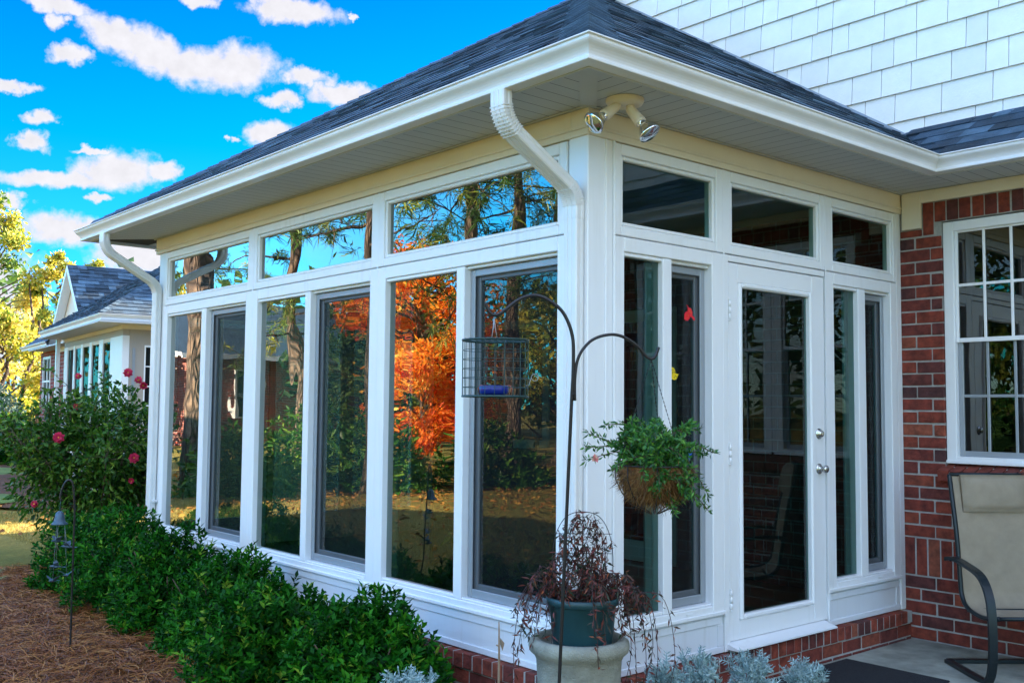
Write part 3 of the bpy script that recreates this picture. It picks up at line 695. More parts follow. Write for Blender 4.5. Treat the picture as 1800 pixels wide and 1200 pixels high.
# ---- soffit planks, fascia, gutter
SZ = 2.715; FO = 0.430
sf = MB()
def plank(a, b, c, d): sf.add([(*a, SZ), (*b, SZ), (*c, SZ), (*d, SZ)], [(0, 3, 2, 1)])
pw = 0.095; g = 0.0035
y = -FO
while y < 5.68:
    y1 = min(y + pw, 5.68) - g
    if y < 0: plank((-FO, y), (y, y), (y1, y1), (-FO, y1))
    elif y > 5.25: plank((-FO, y), (-(y - 5.25), y), (-(y1 - 5.25), y1), (-FO, y1))
    else: plank((-FO, y), (0, y), (0, y1), (-FO, y1))
    y += pw
x = -FO
while x < XW:
    x1 = min(x + pw, XW) - g
    if x < 0: plank((x, -FO), (x1, -FO), (x1, x1), (x, x))
    elif x < XW - FO: plank((x, -FO), (x1, -FO), (x1, 0), (x, 0))
    else: plank((x, -FO - (x - XW + FO) * 0 ), (x1, -FO), (x1, 0), (x, 0))
    x += pw
y = -FO - g
while y > -9:
    plank((XW - FO, y - pw + g), (XW, y - pw + g), (XW, y), (XW - FO, y)); y -= pw
x = -FO
while x < XW: x1 = x + pw - g; plank((x, 5.25 if x > 0 else 5.25 - 0 * x), (x1, 5.25), (x1, 5.68), (x, 5.68)) if x > 0 else None; x += pw
sf.build('soffit', 'soffit', house)
mm = MB(); mm.box(-FO, XW, -FO, 0.10, SZ + 0.003, SZ + 0.006); mm.box(-FO, 0.10, 0.1001, 5.68, SZ + 0.003, SZ + 0.006); mm.box(XW - FO, XW, -9, -FO - 0.0001, SZ + 0.003, SZ + 0.006); mm.box(0.1001, XW, 5.25, 5.68, SZ + 0.003, SZ + 0.006); mm.build('soffit_backing', 'dark', house)
mm = MB()   # mitre strips and J channels
mm.sweep([(-FO, -FO, SZ - 0.004), (0.0, 0.0, SZ - 0.004)], [(-0.040, -0.0015), (0.040, -0.0015), (0.040, 0.0015), (-0.040, 0.0015)], np.array([1, -1, 0]) / math.sqrt(2))
mm.bbox(-FO, -FO + 0.016, -FO, 5.68, SZ - 0.010, SZ - 0.001, b=0.002); mm.bbox(-FO + 0.0165, XW - FO, -FO, -FO + 0.016, SZ - 0.010, SZ - 0.001, b=0.002)
mm.bbox(-0.045, -0.0305, -0.03, 5.30, SZ - 0.008, SZ - 0.001, b=0.002); mm.bbox(-0.0302, XW, -0.045, -0.0305, SZ - 0.008, SZ - 0.001, b=0.002)
mm.build('soffit_trim', 'soffit', house)
fa = MB()
fa.bbox(-FO - 0.02, -FO, -FO - 0.02, 5.70, 2.695, 2.80, b=0.002); fa.bbox(-FO + 0.0005, XW - FO - 0.0005, -FO - 0.02, -FO - 0.0005, 2.695, 2.80, b=0.002)
fa.bbox(XW - FO - 0.02, XW - FO, -9, -FO - 0.0205, 2.695, 2.80, b=0.002); fa.bbox(-FO + 0.001, XW, 5.681, 5.70, 2.695, 2.80, b=0.002)
fa.build('fascia', 'soffit', house)
# K-style gutter swept with mitres around the eaves
def gutter_run(pts_xy, parent, out_sign=1, name='gutter', z=2.700, open_end=True):
    prof = [(0.0, 0.090), (0.0, 0.0), (0.058, 0.0), (0.066, 0.001), (0.068, 0.004), (0.068, 0.015), (0.065, 0.018), (0.0655, 0.024), (0.069, 0.034), (0.075, 0.044), (0.083, 0.053), (0.091, 0.060), (0.098, 0.067), (0.102, 0.074), (0.103, 0.082), (0.103, 0.085), (0.111, 0.087), (0.113, 0.090), (0.111, 0.094), (0.097, 0.094), (0.096, 0.080), (0.088, 0.066), (0.062, 0.040), (0.060, 0.010), (0.004, 0.006), (0.004, 0.090)]
    P = [np.array(p, float) for p in pts_xy]; V = []; F = []; n = len(prof)
    for i, p in enumerate(P):
        d1 = unit(P[i] - P[i - 1]) if i else unit(P[1] - P[0]); d2 = unit(P[i + 1] - P[i]) if i < len(P) - 1 else d1
        n1 = np.array([d1[1], -d1[0]]) * out_sign; n2 = np.array([d2[1], -d2[0]]) * out_sign
        m = n1 + n2; m = m / np.dot(m, n1)
        for (o, h) in prof: q = p + m * o; V.append((q[0], q[1], z + h))
    for i in range(len(P) - 1):
        for k in range(n): F.append((i * n + k, i * n + (k + 1) % n, (i + 1) * n + (k + 1) % n, (i + 1) * n + k))
    F.append(tuple(range(n))[::-1]); F.append(tuple((len(P) - 1) * n + k for k in range(n)))
    mb = MB(); mb.add(V, F); return mb.build(name, 'gutter', parent)
q = -FO - 0.0205
gutter_run([(XW, 5.7005), (q, 5.7005), (q, q), (XW - FO - 0.0205, q), (XW - FO - 0.0205, -9.0)], house, out_sign=1)
# mitre joint cover
# ---- downspouts
def downspout(yc, zb, xw=-0.037):
    w, d = 0.047, 0.029
    r1, r2, AN = 0.15, 0.13, R(60)
    path = [(-0.497, 2.702), (-0.497, 2.655)]
    # upper elbow
    for k in range(1, 12):
        t = k / 11 * AN; path.append((-0.497 + r1 * (1 - math.cos(t)), 2.655 - r1 * math.sin(t)))
    x0, z0 = path[-1]; dx, dz = math.sin(AN), -math.cos(AN)
    xend = xw - r2 * (1 - math.cos(AN))
    ln = (xend - x0) / dx; x1, z1 = xend, z0 + dz * ln; path.append((x1, z1))
    for k in range(1, 12):
        t = AN - k / 11 * AN; path.append((xw - r2 * (1 - math.cos(t)), z1 - r2 * (math.sin(AN) - math.sin(t))))
    zl = path[-1][1]; path.append((xw, zl - 0.05))
    prof = []
    c = 0.006
    for (a, b) in ((-w, -d), (w, -d), (w, d), (-w, d)):
        pass
    prof = [(-w + c, -d), (-w * 0.4, -d), (-w * 0.33, -d + 0.004), (-w * 0.26, -d), (w * 0.26, -d), (w * 0.33, -d + 0.004), (w * 0.4, -d), (w - c, -d), (w, -d + c), (w, -d * 0.3), (w - 0.003, -d * 0.15), (w - 0.003, d * 0.15), (w, d * 0.3), (w, d - c), (w - c, d), (-w + c, d), (-w, d - c), (-w, d * 0.3), (-w + 0.003, d * 0.15), (-w + 0.003, -d * 0.15), (-w, -d * 0.3), (-w, -d + c)]
    pts = [(x, yc, z) for x, z in path]
    mb = MB(); mb.sweep(pts, prof, (0, 1, 0))
    ds = thing('downspout_dummy', None, None) if False else None
    o = mb.build('downspout', 'gutter', house)
    # crimp ribs on the elbows
    for seg in (range(2, 12), range(14, 23)):
        for i in seg:
            a = np.array(pts[i]); b = np.array(pts[i + 1]); 
            m_ = (a + b) / 2; dd = (b - a) / np.linalg.norm(b - a); s = 1.02
            cr = MB(); cr.sweep([m_ - dd * 0.0024, m_ + dd * 0.0024], [(-w * 1.05, -d * 1.05), (-w * 0.5, -d * 1.08), (w * 0.5, -d * 1.08), (w * 1.05, -d * 1.05), (w * 1.06, d * 0.95), (-w * 1.06, d * 0.95)], (0, 1, 0)); cr.build('crimp_rib', 'gutter', o)
    lp = MB(); lp.sweep([(xw, yc, zl - 0.045), (xw, yc, zb)], [(p * 0.96, q_ * 0.94) for p, q_ in prof], (0, 1, 0)); lp.build('lower_pipe', 'gutter', o)
    st = MB(); st.bbox(xw - d - 0.004, xw - 0.0, yc - w - 0.005, yc + w + 0.005, 1.02, 1.045, b=0.002) if False else st.bbox(xw - 0.01, -0.008, yc - w - 0.03, yc + w + 0.03, 0.45, 0.470, b=0.002)
    st.build('pipe_strap', 'gutter', o)
    # outlet
downspout(0.058, 0.02); downspout(5.205, -0.2)

# ---- floodlight under the soffit corner
fx = MB(); fx.lathe([(0.0, -0.030), (0.055, -0.030), (0.082, -0.022), (0.090, -0.008), (0.090, 0.002)], (0.035, -0.205, SZ - 0.003), 36)
fl = fx.build('floodlight', 'fixture', house)
fl['label'] = 'twin-lamp security floodlight under the soffit corner'
def lamp(P, D, j):
    P = np.array(P, float); D = unit(np.array(D, float))
    m_ = MB(); up = np.array([0, 0, 1.0])
    m_.lathe([(0.0, -0.008), (0.013, -0.008), (0.019, 0.0), (0.020, 0.014), (0.0, 0.016)], np.array([P[0], P[1], SZ - 0.035]), 18, axis=(0, 0, -1))
    m_.tube([P + [0, 0, 0.012], P], 0.016, 14)
    m_.lathe([(0.0, -0.020), (0.016, -0.018), (0.022, 0.0), (0.024, 0.02), (0.028, 0.078), (0.0285, 0.086), (0.020, 0.088)], P, 22, axis=D)
    a = m_.build('lamp_holder', 'fixture', fl)
    b_ = MB(); b_.lathe([(0.020, 0.082), (0.021, 0.088), (0.019, 0.090), (0.021, 0.095), (0.019, 0.098), (0.024, 0.106), (0.040, 0.128), (0.052, 0.150), (0.055, 0.158), (0.052, 0.163), (0.040, 0.169), (0.0, 0.172)], P, 30, axis=D)
    b_.build('bulb', 'chrome', fl)
lamp((-0.018, -0.199, 2.672), (-0.150, 0.030, -0.118), 0)
lamp((0.048, -0.228, 2.664), (0.038, -0.110, -0.150), 1)

# ---- interior of the sunroom
it = MB(); it.box(0.1, XW, 0.1, 5.2, 0.0, 0.02); it.build('room_floor', 'intfloor', house)
it = MB(); it.box(0.02, XW, 0.1, 5.2, 2.66, 2.70); it.build('room_ceiling', 'intwhite', house)
it = MB(); U = [(0.1, 0.0), (5.25, 0.0), (5.25, 2.7), (0.1, 2.7)]
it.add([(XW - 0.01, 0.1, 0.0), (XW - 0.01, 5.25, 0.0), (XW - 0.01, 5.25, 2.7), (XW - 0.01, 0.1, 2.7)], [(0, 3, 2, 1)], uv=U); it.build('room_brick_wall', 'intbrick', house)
it = MB(); it.box(XW - 0.03, XW - 0.012, 1.9, 2.8, 0.03, 2.1); it.box(XW - 0.03, XW - 0.012, 3.4, 4.5, 0.9, 2.1); it.build('room_window_frame', 'intwhite', house)
it = MB(); it.box(XW - 0.036, XW - 0.031, 2.0, 2.7, 0.2, 2.0); it.box(XW - 0.036, XW - 0.031, 3.48, 4.42, 0.98, 2.02); it.build('room_window_glass', 'oldglass', house)
# end wall with three tall window openings
it = MB(); xs = [0.12, 0.25, 0.95, 1.1, 1.8, 1.95, 2.65, XW]
for i in range(0, 7, 2): it.box(xs[i], xs[i + 1], 5.19, 5.25, 0.0, 2.60)
it.box(0.12, XW, 5.195, 5.245, 0.0, 0.27); it.box(0.12, XW, 5.195, 5.245, 2.05, 2.20); it.box(0.12, XW, 5.195, 5.245, 2.5, 2.70)
it.build('end_wall', 'whitepanel', house)
it = MB(); it.add([(0.2, 5.21, 0.2), (2.8, 5.21, 0.2), (2.8, 5.21, 2.5), (0.2, 5.21, 2.5)], [(0, 1, 2, 3)]); it.build('end_glass', 'glass', house)
# ================================================================== furniture seen dimly through the glass
t = thing('round_table', 'round dark table standing inside the sunroom behind the long window wall', 'table', (1.35, 2.3, 0.02))
m_ = MB(); m_.lathe([(0.0, 0.70), (0.46, 0.70), (0.475, 0.71), (0.475, 0.725), (0.46, 0.735), (0.0, 0.735)], (1.35, 2.3, 0.02), 40); m_.build('table_top', 'intdark', t)
m_ = MB()
for k in range(4):
    a = TAU * k / 4 + 0.4; m_.tube([(1.35 + 0.36 * math.cos(a), 2.3 + 0.36 * math.sin(a), 0.02), (1.35 + 0.22 * math.cos(a), 2.3 + 0.22 * math.sin(a), 0.4), (1.35 + 0.36 * math.cos(a), 2.3 + 0.36 * math.sin(a), 0.72)], 0.014, 8)
m_.build('table_legs', 'blackmetal', t)
def in_chair(loc, rz, label):
    t = thing('indoor_chair', label, 'chair', loc, 'dark chairs inside the sunroom')
    c, s = math.cos(rz), math.sin(rz)
    X = lambda x, y, z: (loc[0] + c * x - s * y, loc[1] + s * x + c * y, loc[2] + z)
    m_ = MB(); V = []; 
    prof = [(0.26, 0.42), (0.0, 0.40), (-0.22, 0.42), (-0.30, 0.60), (-0.38, 0.98), (-0.42, 1.02)]
    for x, z in prof: V += [X(x, -0.27, z), X(x, 0.27, z)]
    for x, z in prof: V += [X(x - 0.02, -0.27, z - 0.06), X(x - 0.02, 0.27, z - 0.06)]
    F = [(2 * i, 2 * i + 1, 2 * i + 3, 2 * i + 2) for i in range(5)] + [(12 + 2 * i + 2, 12 + 2 * i + 3, 12 + 2 * i + 1, 12 + 2 * i) for i in range(5)]
    m_.add(V, F); m_.build('seat_cushion', 'intdark', t)
    for sy in (-0.3, 0.3):
        m_ = MB(); m_.tube([X(-0.36, sy, 0.02), X(0.34, sy, 0.02), X(0.36, sy, 0.06), X(0.30, sy, 0.45), X(0.20, sy, 0.62), X(-0.30, sy, 0.64)], 0.014, 8); m_.build('chair_frame', 'blackmetal', t)
    return t
in_chair((0.85, 1.45, 0.02), 1.2, 'dark cushioned chair inside the sunroom nearest the glass corner')
in_chair((1.9, 3.2, 0.02), 3.9, 'dark cushioned chair inside the sunroom beyond the round table')

def clump(P0, n, spread, L, W_, mat, name, parent=None, up=0.3, org=None, droop=0.2, tint=None, fold=0.25):
    P = np.array(P0) + rng.normal(size=(n, 3)) * np.array(spread)
    D = rng.normal(size=(n, 3)) + np.array([0, 0, up])
    return leafmesh(name, *leaves(P, D, rng.uniform(*L, n), rng.uniform(*W_, n), droop=droop, tint=tint, fold=fold), mat, parent, org)
t = thing('potted_plant', 'broad-leaved green plant in a tub inside the glass corner', 'plant', (0.42, 0.62, 0.02))
m_ = MB(); m_.lathe([(0.0, 0.0), (0.13, 0.0), (0.17, 0.30), (0.155, 0.30), (0.15, 0.26), (0.0, 0.26)], (0.42, 0.62, 0.02), 24); m_.build('pot', 'intdark', t)
P = np.array([0.42, 0.62, 0.35]) + rng.normal(size=(170, 3)) * [0.14, 0.14, 0.06] + np.array([0, 0, 1]) * rng.uniform(0, 0.5, (170, 1)); P[:, 0] = np.clip(P[:, 0], 0.2, 9); P[:, 1] = np.clip(P[:, 1], 0.2, 9)
leafmesh('foliage', *leaves(P, rng.normal(size=(170, 3)) * [0.5, 0.5, 0.5] + [0.2, 0.2, 0.4], rng.uniform(0.10, 0.2, 170), rng.uniform(0.05, 0.09, 170), droop=0.3), 'greentree', t)
t = thing('potted_plant', 'bushy dark plant on the sunroom floor beside the long window wall', 'plant', (0.5, 1.15, 0.02))
m_ = MB(); m_.lathe([(0.0, 0.0), (0.12, 0.0), (0.15, 0.25), (0.14, 0.25), (0.13, 0.22), (0.0, 0.22)], (0.5, 1.15, 0.02), 24); m_.build('pot', 'intdark', t)
P = np.array([0.5, 1.15, 0.55]) + rng.normal(size=(300, 3)) * [0.13, 0.13, 0.2]; P[:, 0] = np.clip(P[:, 0], 0.22, 9)
leafmesh('foliage', *leaves(P, rng.normal(size=(300, 3)) + [0.1, 0, 0.3], rng.uniform(0.07, 0.15, 300), rng.uniform(0.03, 0.06, 300), droop=0.3), 'greentree', t)

# ================================================================== bird decals on the door-side window
def decal(name, label, c, pts_sets, depth=0.0265):
    t = thing(name, label, 'window decal', (c[0], depth, c[1]))
    return t
def flat(mb, cx, cz, pts, s, rot, y, th=0.0012, mi=0):
    co, si = math.cos(rot), math.sin(rot); P = [(cx + s * (co * a - si * b), cz + s * (si * a + co * b)) for a, b in pts]
    n = len(P); V = [(x, y, z) for x, z in P] + [(x, y + th, z) for x, z in P]
    mb.add(V, [tuple(range(n))] + [tuple(range(n, 2 * n))[::-1]] + [(k, (k + 1) % n, n + (k + 1) % n, n + k) for k in range(n)], mi=mi)
BODY = [(-0.5, 0.05), (-0.35, 0.22), (-0.1, 0.28), (0.15, 0.22), (0.38, 0.12), (0.55, 0.02), (0.38, -0.04), (0.3, -0.18), (0.1, -0.3), (-0.15, -0.3), (-0.38, -0.18)]
WING = [(-0.25, 0.0), (-0.55, 0.3), (-0.5, 0.42), (-0.62, 0.55), (-0.48, 0.62), (-0.5, 0.8), (-0.33, 0.78), (-0.3, 0.95), (-0.1, 0.8), (0.1, 0.7), (0.2, 0.45), (0.15, 0.15), (0.0, 0.0)]
TAIL = [(-0.42, 0.0), (-0.85, -0.1), (-0.95, -0.3), (-0.7, -0.38), (-0.4, -0.15)]
BEAK = [(0.5, 0.06), (0.72, 0.08), (0.5, -0.02)]
for (nm, lab, cx, cz, s, rot, main, tailm, beakm, y) in (
    ('bird_decal', 'red bird decal high on the screened pane beside the hanging basket', 0.795, 1.79, 0.062, R(118), 'red', 'red', 'red', 0.0345),
    ('bird_decal', 'yellow bird decal with white tail on the pane right of the hook', 0.672, 1.447, 0.060, R(15), 'yellow', 'white', 'copper', 0.0345),
    ('bird_decal', 'blue bird decal behind the right side of the hanging basket', 0.80, 1.06, 0.055, R(60), 'bluefilm', 'bluefilm', 'copper', 0.0345)):
    t = thing(nm, lab, 'window decal', (cx, y, cz))
    mb = MB(); flat(mb, cx, cz, BODY, s, rot, y - 0.0012); mb.build('body', main, t)
    mb = MB(); flat(mb, cx, cz, [(a, b + 0.02) for a, b in WING], s, rot, y + 0.0005); mb.build('wing', main, t)
    mb = MB(); flat(mb, cx, cz, TAIL, s, rot, y + 0.0002); mb.build('tail', tailm, t)
    mb = MB(); flat(mb, cx, cz, BEAK, s, rot, y + 0.0002); mb.build('beak', beakm, t)
    mb = MB()
    for (a, b) in ((-0.2, 0.35), (-0.1, 0.55), (-0.3, 0.6), (0.0, 0.35), (0.05, 0.0), (-0.12, -0.1), (0.18, -0.1)):
        flat(mb, cx, cz, [(a - 0.05, b), (a, b + 0.09), (a + 0.04, b + 0.02), (a, b - 0.06)], s, rot, y - 0.0022, 0.0008)
    mb.build('marking', 'blackfilm' if main != 'red' else 'maple', t)

# ================================================================== ground
gm = MB()
gn = 60
gx = np.concatenate([np.linspace(-160, -22, 8), np.linspace(-20, 20, 41), np.linspace(22, 160, 8)])
gy = np.concatenate([np.linspace(-80, -16, 5), np.linspace(-14, 36, 51), np.linspace(40, 220, 8)])
V = []; F = []
for j, y in enumerate(gy):
    for i, x in enumerate(gx):
        h = 0.0
        if y > 14: h += 0.012 * (y - 14)
        if x < -8: h += 0.01 * (-8 - x)
        h += 0.02 * math.sin(x * 0.9) * math.cos(y * 0.7) if (y > 7 or x < -2.5) else 0
        V.append((x, y, GZ + min(h, 1.6)))
for j in range(len(gy) - 1):
    for i in range(len(gx) - 1):
        a = j * len(gx) + i; F.append((a, a + 1, a + 1 + len(gx), a + len(gx)))
gm.add(V, F, smooth=True); tag(gm.build('lawn', 'lawn'), kind='structure')
def blob_sheet(name, outline, z, mat, kind='structure', dome=0.0):
    """closed outline smoothed into a bed with a softly raised middle"""
    O = np.array(outline, float); c = O.mean(0); n = len(O)
    # chaikin
    for _ in range(3):
        Q = []
        for i in range(len(O)): a, b = O[i], O[(i + 1) % len(O)]; Q += [0.75 * a + 0.25 * b, 0.25 * a + 0.75 * b]
        O = np.array(Q)
    n = len(O); V = []; F = []; rings = [1.0, 0.96, 0.85, 0.6, 0.3]
    for k, s in enumerate(rings):
        for i in range(n):
            p = c + (O[i] - c) * s + rng.normal(size=2) * 0.01; V.append((p[0], p[1], z + dome * (1 - s ** 4) + (rng.random() * 0.012 if k else 0)))
    V.append((c[0], c[1], z + dome)); 
    for k in range(len(rings) - 1):
        for i in range(n): F.append((k * n + i, k * n + (i + 1) % n, (k + 1) * n + (i + 1) % n, (k + 1) * n + i))
    for i in range(n): F.append(((len(rings) - 1) * n + i, (len(rings) - 1) * n + (i + 1) % n, len(V) - 1))
    mb = MB(); mb.add(V, F, smooth=True); return tag(mb.build(name, mat), kind=kind)
blob_sheet('mulch_bed', [(0.2, -0.7), (-1.2, -1.2), (-2.2, -0.2), (-2.4, 1.5), (-1.95, 3.2), (-1.6, 4.6), (-1.3, 5.6), (-0.95, 6.6), (0.3, 7.6), (2.2, 7.4), (2.4, 5.0), (0.4, 4.6), (0.2, 1.0)], GZ + 0.004, 'straw', dome=0.03)
blob_sheet('mulch_bed', [(2.2, 11.9), (1.0, 12.6), (0.4, 14.0), (0.7, 17.0), (-0.6, 20.5), (1.5, 25.0), (6.5, 27.0), (6.0, 20.0), (3.5, 15.5), (3.0, 12.2)], GZ + 0.03, 'straw', dome=0.12)
blob_sheet('lawn_patch', [(-0.6, 13.4), (0.9, 13.1), (1.5, 14.0), (1.2, 15.0), (-0.4, 15.2), (-1.4, 14.4)], GZ + 0.075, 'patchgrass', dome=0.07)
blob_sheet('lawn_patch', [(0.9, 18.6), (2.9, 18.3), (3.7, 19.8), (3.2, 21.6), (1.2, 22.2), (0.2, 20.4)], GZ + 0.10, 'patchgrass', dome=0.08)
# patio slab with joint
pm = MB(); pm.bbox(0.95, 2.92, -6.0, -0.043, GZ - 0.1, -0.18, b=0.012); tag(pm.build('patio', 'concrete'), kind='structure')

# fallen pine straw
def straw(n, xr, yr, z0, L=(0.10, 0.2), ok=lambda x, y: True):
    x = rng.uniform(*xr, n); y = rng.uniform(*yr, n)
    k = np.array([ok(a, b) for a, b in zip(x, y)]); x, y = x[k], y[k]; n = len(x)
    ang = rng.uniform(0, TAU, n); Ln = rng.uniform(*L, n); w = 0.0017; cur = rng.normal(0, 0.5, n); tz = rng.uniform(0.0, 0.05, n) ; pit = rng.normal(0, 0.22, n)
    V = np.zeros((n, 8, 3)); 
    for s in range(4):
        u = (s / 3 - 0.5); a = ang + cur * u
        px = x + np.cos(a) * Ln * u; py = y + np.sin(a) * Ln * u; pz = z0 + tz + np.abs(pit) * Ln * (0.25 - u * u) * 2 + pit * u * Ln * 0.4
        sx, sy = -np.sin(a) * w, np.cos(a) * w
        V[:, 2 * s] = np.stack([px + sx, py + sy, np.maximum(pz, z0)], 1); V[:, 2 * s + 1] = np.stack([px - sx, py - sy, np.maximum(pz, z0) + 0.0015], 1)
    b = (np.arange(n) * 8)[:, None]
    F = np.stack([b + [0, 1, 3, 2], b + [2, 3, 5, 4], b + [4, 5, 7, 6]], 1).reshape(-1, 4)
    return V.reshape(-1, 3), F, np.repeat(rng.random(n), 3)
inbed = lambda x, y: -2.35 < x < 0.0 and x > -2.35 + max(0, (y - 1.5)) * 0.27
V, F, T = straw(52000, (-2.3, -0.1), (-0.6, 6.8), GZ + 0.028, ok=inbed)
tag(leafmesh('pine_straw', V, F, T, 'needle'), kind='stuff')
# grass blades where the lawn is seen close
def blades(n, xr, yr, z0, h, ok):
    x = rng.uniform(*xr, n); y = rng.uniform(*yr, n); k = np.array([ok(a, b) for a, b in zip(x, y)]); x, y = x[k], y[k]; n = len(x)
    ang = rng.uniform(0, TAU, n); hh = rng.uniform(*h, n); w = 0.003; lx, ly = rng.normal(0, 0.4, n) * hh, rng.normal(0, 0.4, n) * hh
    sx, sy = np.cos(ang) * w, np.sin(ang) * w; z = np.full(n, z0)
    V = np.stack([np.stack([x - sx, y - sy, z], 1), np.stack([x + sx, y + sy, z], 1), np.stack([x + lx, y + ly, z + hh], 1)], 1).reshape(-1, 3)
    return V, np.arange(3 * n).reshape(-1, 3), rng.random(n)
V, F, T = blades(90000, (-5.5, 2.0), (3.5, 12.5), GZ, (0.02, 0.06), lambda x, y: not inbed(x, y) and (y > 7.8 or x < -1.0) and x < 2)
tag(leafmesh('grass', V, F, T, 'grassblade'), kind='stuff')

# leaf litter added over the lawn to give amber patches in its reflection
n = 9000; x = np.concatenate([rng.uniform(-14, 1.2, n // 2), rng.normal(-8.5, 3.0, n - n // 2)]); y = np.concatenate([rng.uniform(3, 17, n // 2), rng.normal(13.0, 3.5, n - n // 2)])
k = np.array([not (inbed(a, b) or (a > -0.1 and b < 8.5) or a > 1.5) and b > 1.5 for a, b in zip(x, y)]); x, y = x[k], y[k]
z = GZ + 0.03 + np.where(y > 14, 0.012 * (y - 14), 0) + np.where(x < -8, 0.01 * (-8 - x), 0) + rng.uniform(0, 0.03, len(x))
D = rng.normal(size=(len(x), 3)) * [1, 1, 0.25]; up_ = unit(rng.normal(size=(len(x), 3)) * 0.35 + [0, 0, 1])
tag(leafmesh('fallen_leaves', *leaves(np.stack([x, y, z], 1), D, rng.uniform(0.05, 0.10, len(x)), rng.uniform(0.04, 0.07, len(x)), upv=up_, fold=0.15), 'litter'), kind='stuff')

# ================================================================== hedge shrubs
def shrub(name, label, cat_, c, rx, ry, h, n, mat, group=None, leaf=(0.035, 0.055), wid=(0.014, 0.022), seed=0, sprig=6, upright=0.6, stems=True, shell=0.75):
    """mounded evergreen: upright leafy sprigs over an irregular crown, darker and sparser inside"""
    t = thing(name, label, cat_, (c[0], c[1], c[2]), group)
    r = np.random.default_rng(seed); ns = n // sprig
    u = unit(r.normal(size=(ns, 3))); u[:, 2] = np.abs(u[:, 2]) * 1.1 - 0.18 * (r.random(ns) < 0.5); u = unit(u)
    k = r.normal(size=(9, 3)) * 2.6; ph = r.uniform(0, TAU, 9)
    bump = 1 + 0.085 * np.sin(u @ k.T + ph).sum(1) / 2.0
    rad = np.where(r.random(ns) < 0.72, r.uniform(shell, 1.04, ns), r.uniform(0.3, shell, ns)) * bump
    tall = r.random(ns) < 0.05; rad = np.where(tall & (u[:, 2] > 0.2), rad * r.uniform(1.02, 1.16, ns), rad)
    S = np.array(c) + u * rad[:, None] * [rx, ry, h]; S[:, 2] = np.maximum(S[:, 2], c[2] + 0.03)
    ax = unit(u * (1 - upright) + np.array([0, 0, upright]) + r.normal(size=(ns, 3)) * 0.28)
    # leaves spiral round each sprig axis
    P = np.repeat(S, sprig, 0); A = np.repeat(ax, sprig, 0); i = np.tile(np.arange(sprig), ns)
    ph = np.repeat(r.uniform(0, TAU, ns), sprig) + i * 2.4
    h1 = unit(np.cross(A, r.normal(size=(1, 3)))); h2 = np.cross(A, h1)
    out = np.cos(ph)[:, None] * h1 + np.sin(ph)[:, None] * h2
    LL = r.uniform(*leaf, len(P)); P = P - A * ((i / sprig) * LL * 1.15)[:, None]
    D = unit(A * (0.85 - 0.5 * (i / sprig))[:, None] + out * 0.75)
    tint = np.clip(np.repeat(r.normal(0.42, 0.24, ns), sprig) + (r.random(len(P)) - 0.5) * 0.35 + np.where(r.random(len(P)) < 0.012, 0.6, 0), 0, 1)
    leafmesh('foliage', *leaves(P, D, LL, r.uniform(*wid, len(P)), upv=unit(A + 1e-3), tint=tint, droop=0.08), mat, t)
    if stems:
        m_ = MB()
        for q in range(9):
            a = TAU * q / 9 + r.random(); e = np.array([math.cos(a) * rx * 0.7, math.sin(a) * ry * 0.7, h * r.uniform(0.5, 0.8)])
            m_.tube([np.array(c) + e * [0.1, 0.1, -0.02], np.array(c) + e * [0.45, 0.45, 0.45], np.array(c) + e], [0.009, 0.006, 0.003], 6)
        m_.build('stem', 'twig', t)
    return t
HG = 'clipped hedge shrubs along the sunroom wall'
HS = [((-0.52, 1.02), 0.44, 0.46, 0.61, 15000, 'dark green hedge shrub nearest the stone urn, in front of the long window wall'),
      ((-0.62, 1.87), 0.46, 0.43, 0.58, 13000, 'dark green hedge shrub in the bottom foreground, second from the urn'),
      ((-0.52, 2.75), 0.42, 0.44, 0.62, 12000, 'dark green hedge shrub in the middle of the row under the windows'),
      ((-0.50, 3.62), 0.42, 0.43, 0.68, 11000, 'dark green hedge shrub behind the wind chime pole'),
      ((-0.48, 4.50), 0.42, 0.44, 0.76, 10000, 'dark green hedge shrub beneath the far end windows'),
      ((-0.52, 5.45), 0.40, 0.50, 0.66, 8000, 'dark green hedge shrub at the left end of the row below the camellia')]
for i, ((x, y), rx, ry, h, n, lab) in enumerate(HS):
    shrub('hedge_shrub', lab, 'shrub', (x, y, GZ), rx, ry, h, n, 'hedge', HG, seed=20 + i, leaf=(0.038, 0.064), wid=(0.016, 0.027), upright=0.55)

# camellia: tall open bush with pink flowers
cam_c = np.array([0.22, 7.25, GZ])
t = thing('camellia_bush', 'tall glossy camellia bush dotted with deep pink flowers beyond the sunroom corner', 'bush', tuple(cam_c))
r = np.random.default_rng(5)
m_ = MB(); tips = []
for q in range(26):
    a = r.uniform(0, TAU); el = r.uniform(0.85, 1.45); L = r.uniform(1.15, 1.80); d = np.array([math.cos(a) * math.cos(el), math.sin(a) * math.cos(el), math.sin(el)])
    p0 = cam_c + r.normal(size=3) * [0.06, 0.06, 0]; p1 = p0 + d * L * 0.35 + [0, 0, 0.15]; p2 = p0 + d * L * 0.7; p3 = p0 + d * L * 1.0
    m_.tube([p0, p1, p2, p3], [0.014, 0.010, 0.006, 0.002], 6)
    for s in r.uniform(0.3, 1.0, 20):
        b = p1 * (1 - s) + p3 * s; e = b + unit(r.normal(size=3) + [0, 0, 0.3]) * r.uniform(0.12, 0.38); m_.tube([b, e], [0.003, 0.0015], 4); tips.append((b, e))
m_.build('branch', 'twig', t)
Ps, Ds = [], []
for b, e in tips:
    for s in r.uniform(0.15, 1.05, 15): Ps.append(b * (1 - s) + e * s); Ds.append(unit(e - b) * 0.5 + r.normal(size=3) * 0.6)
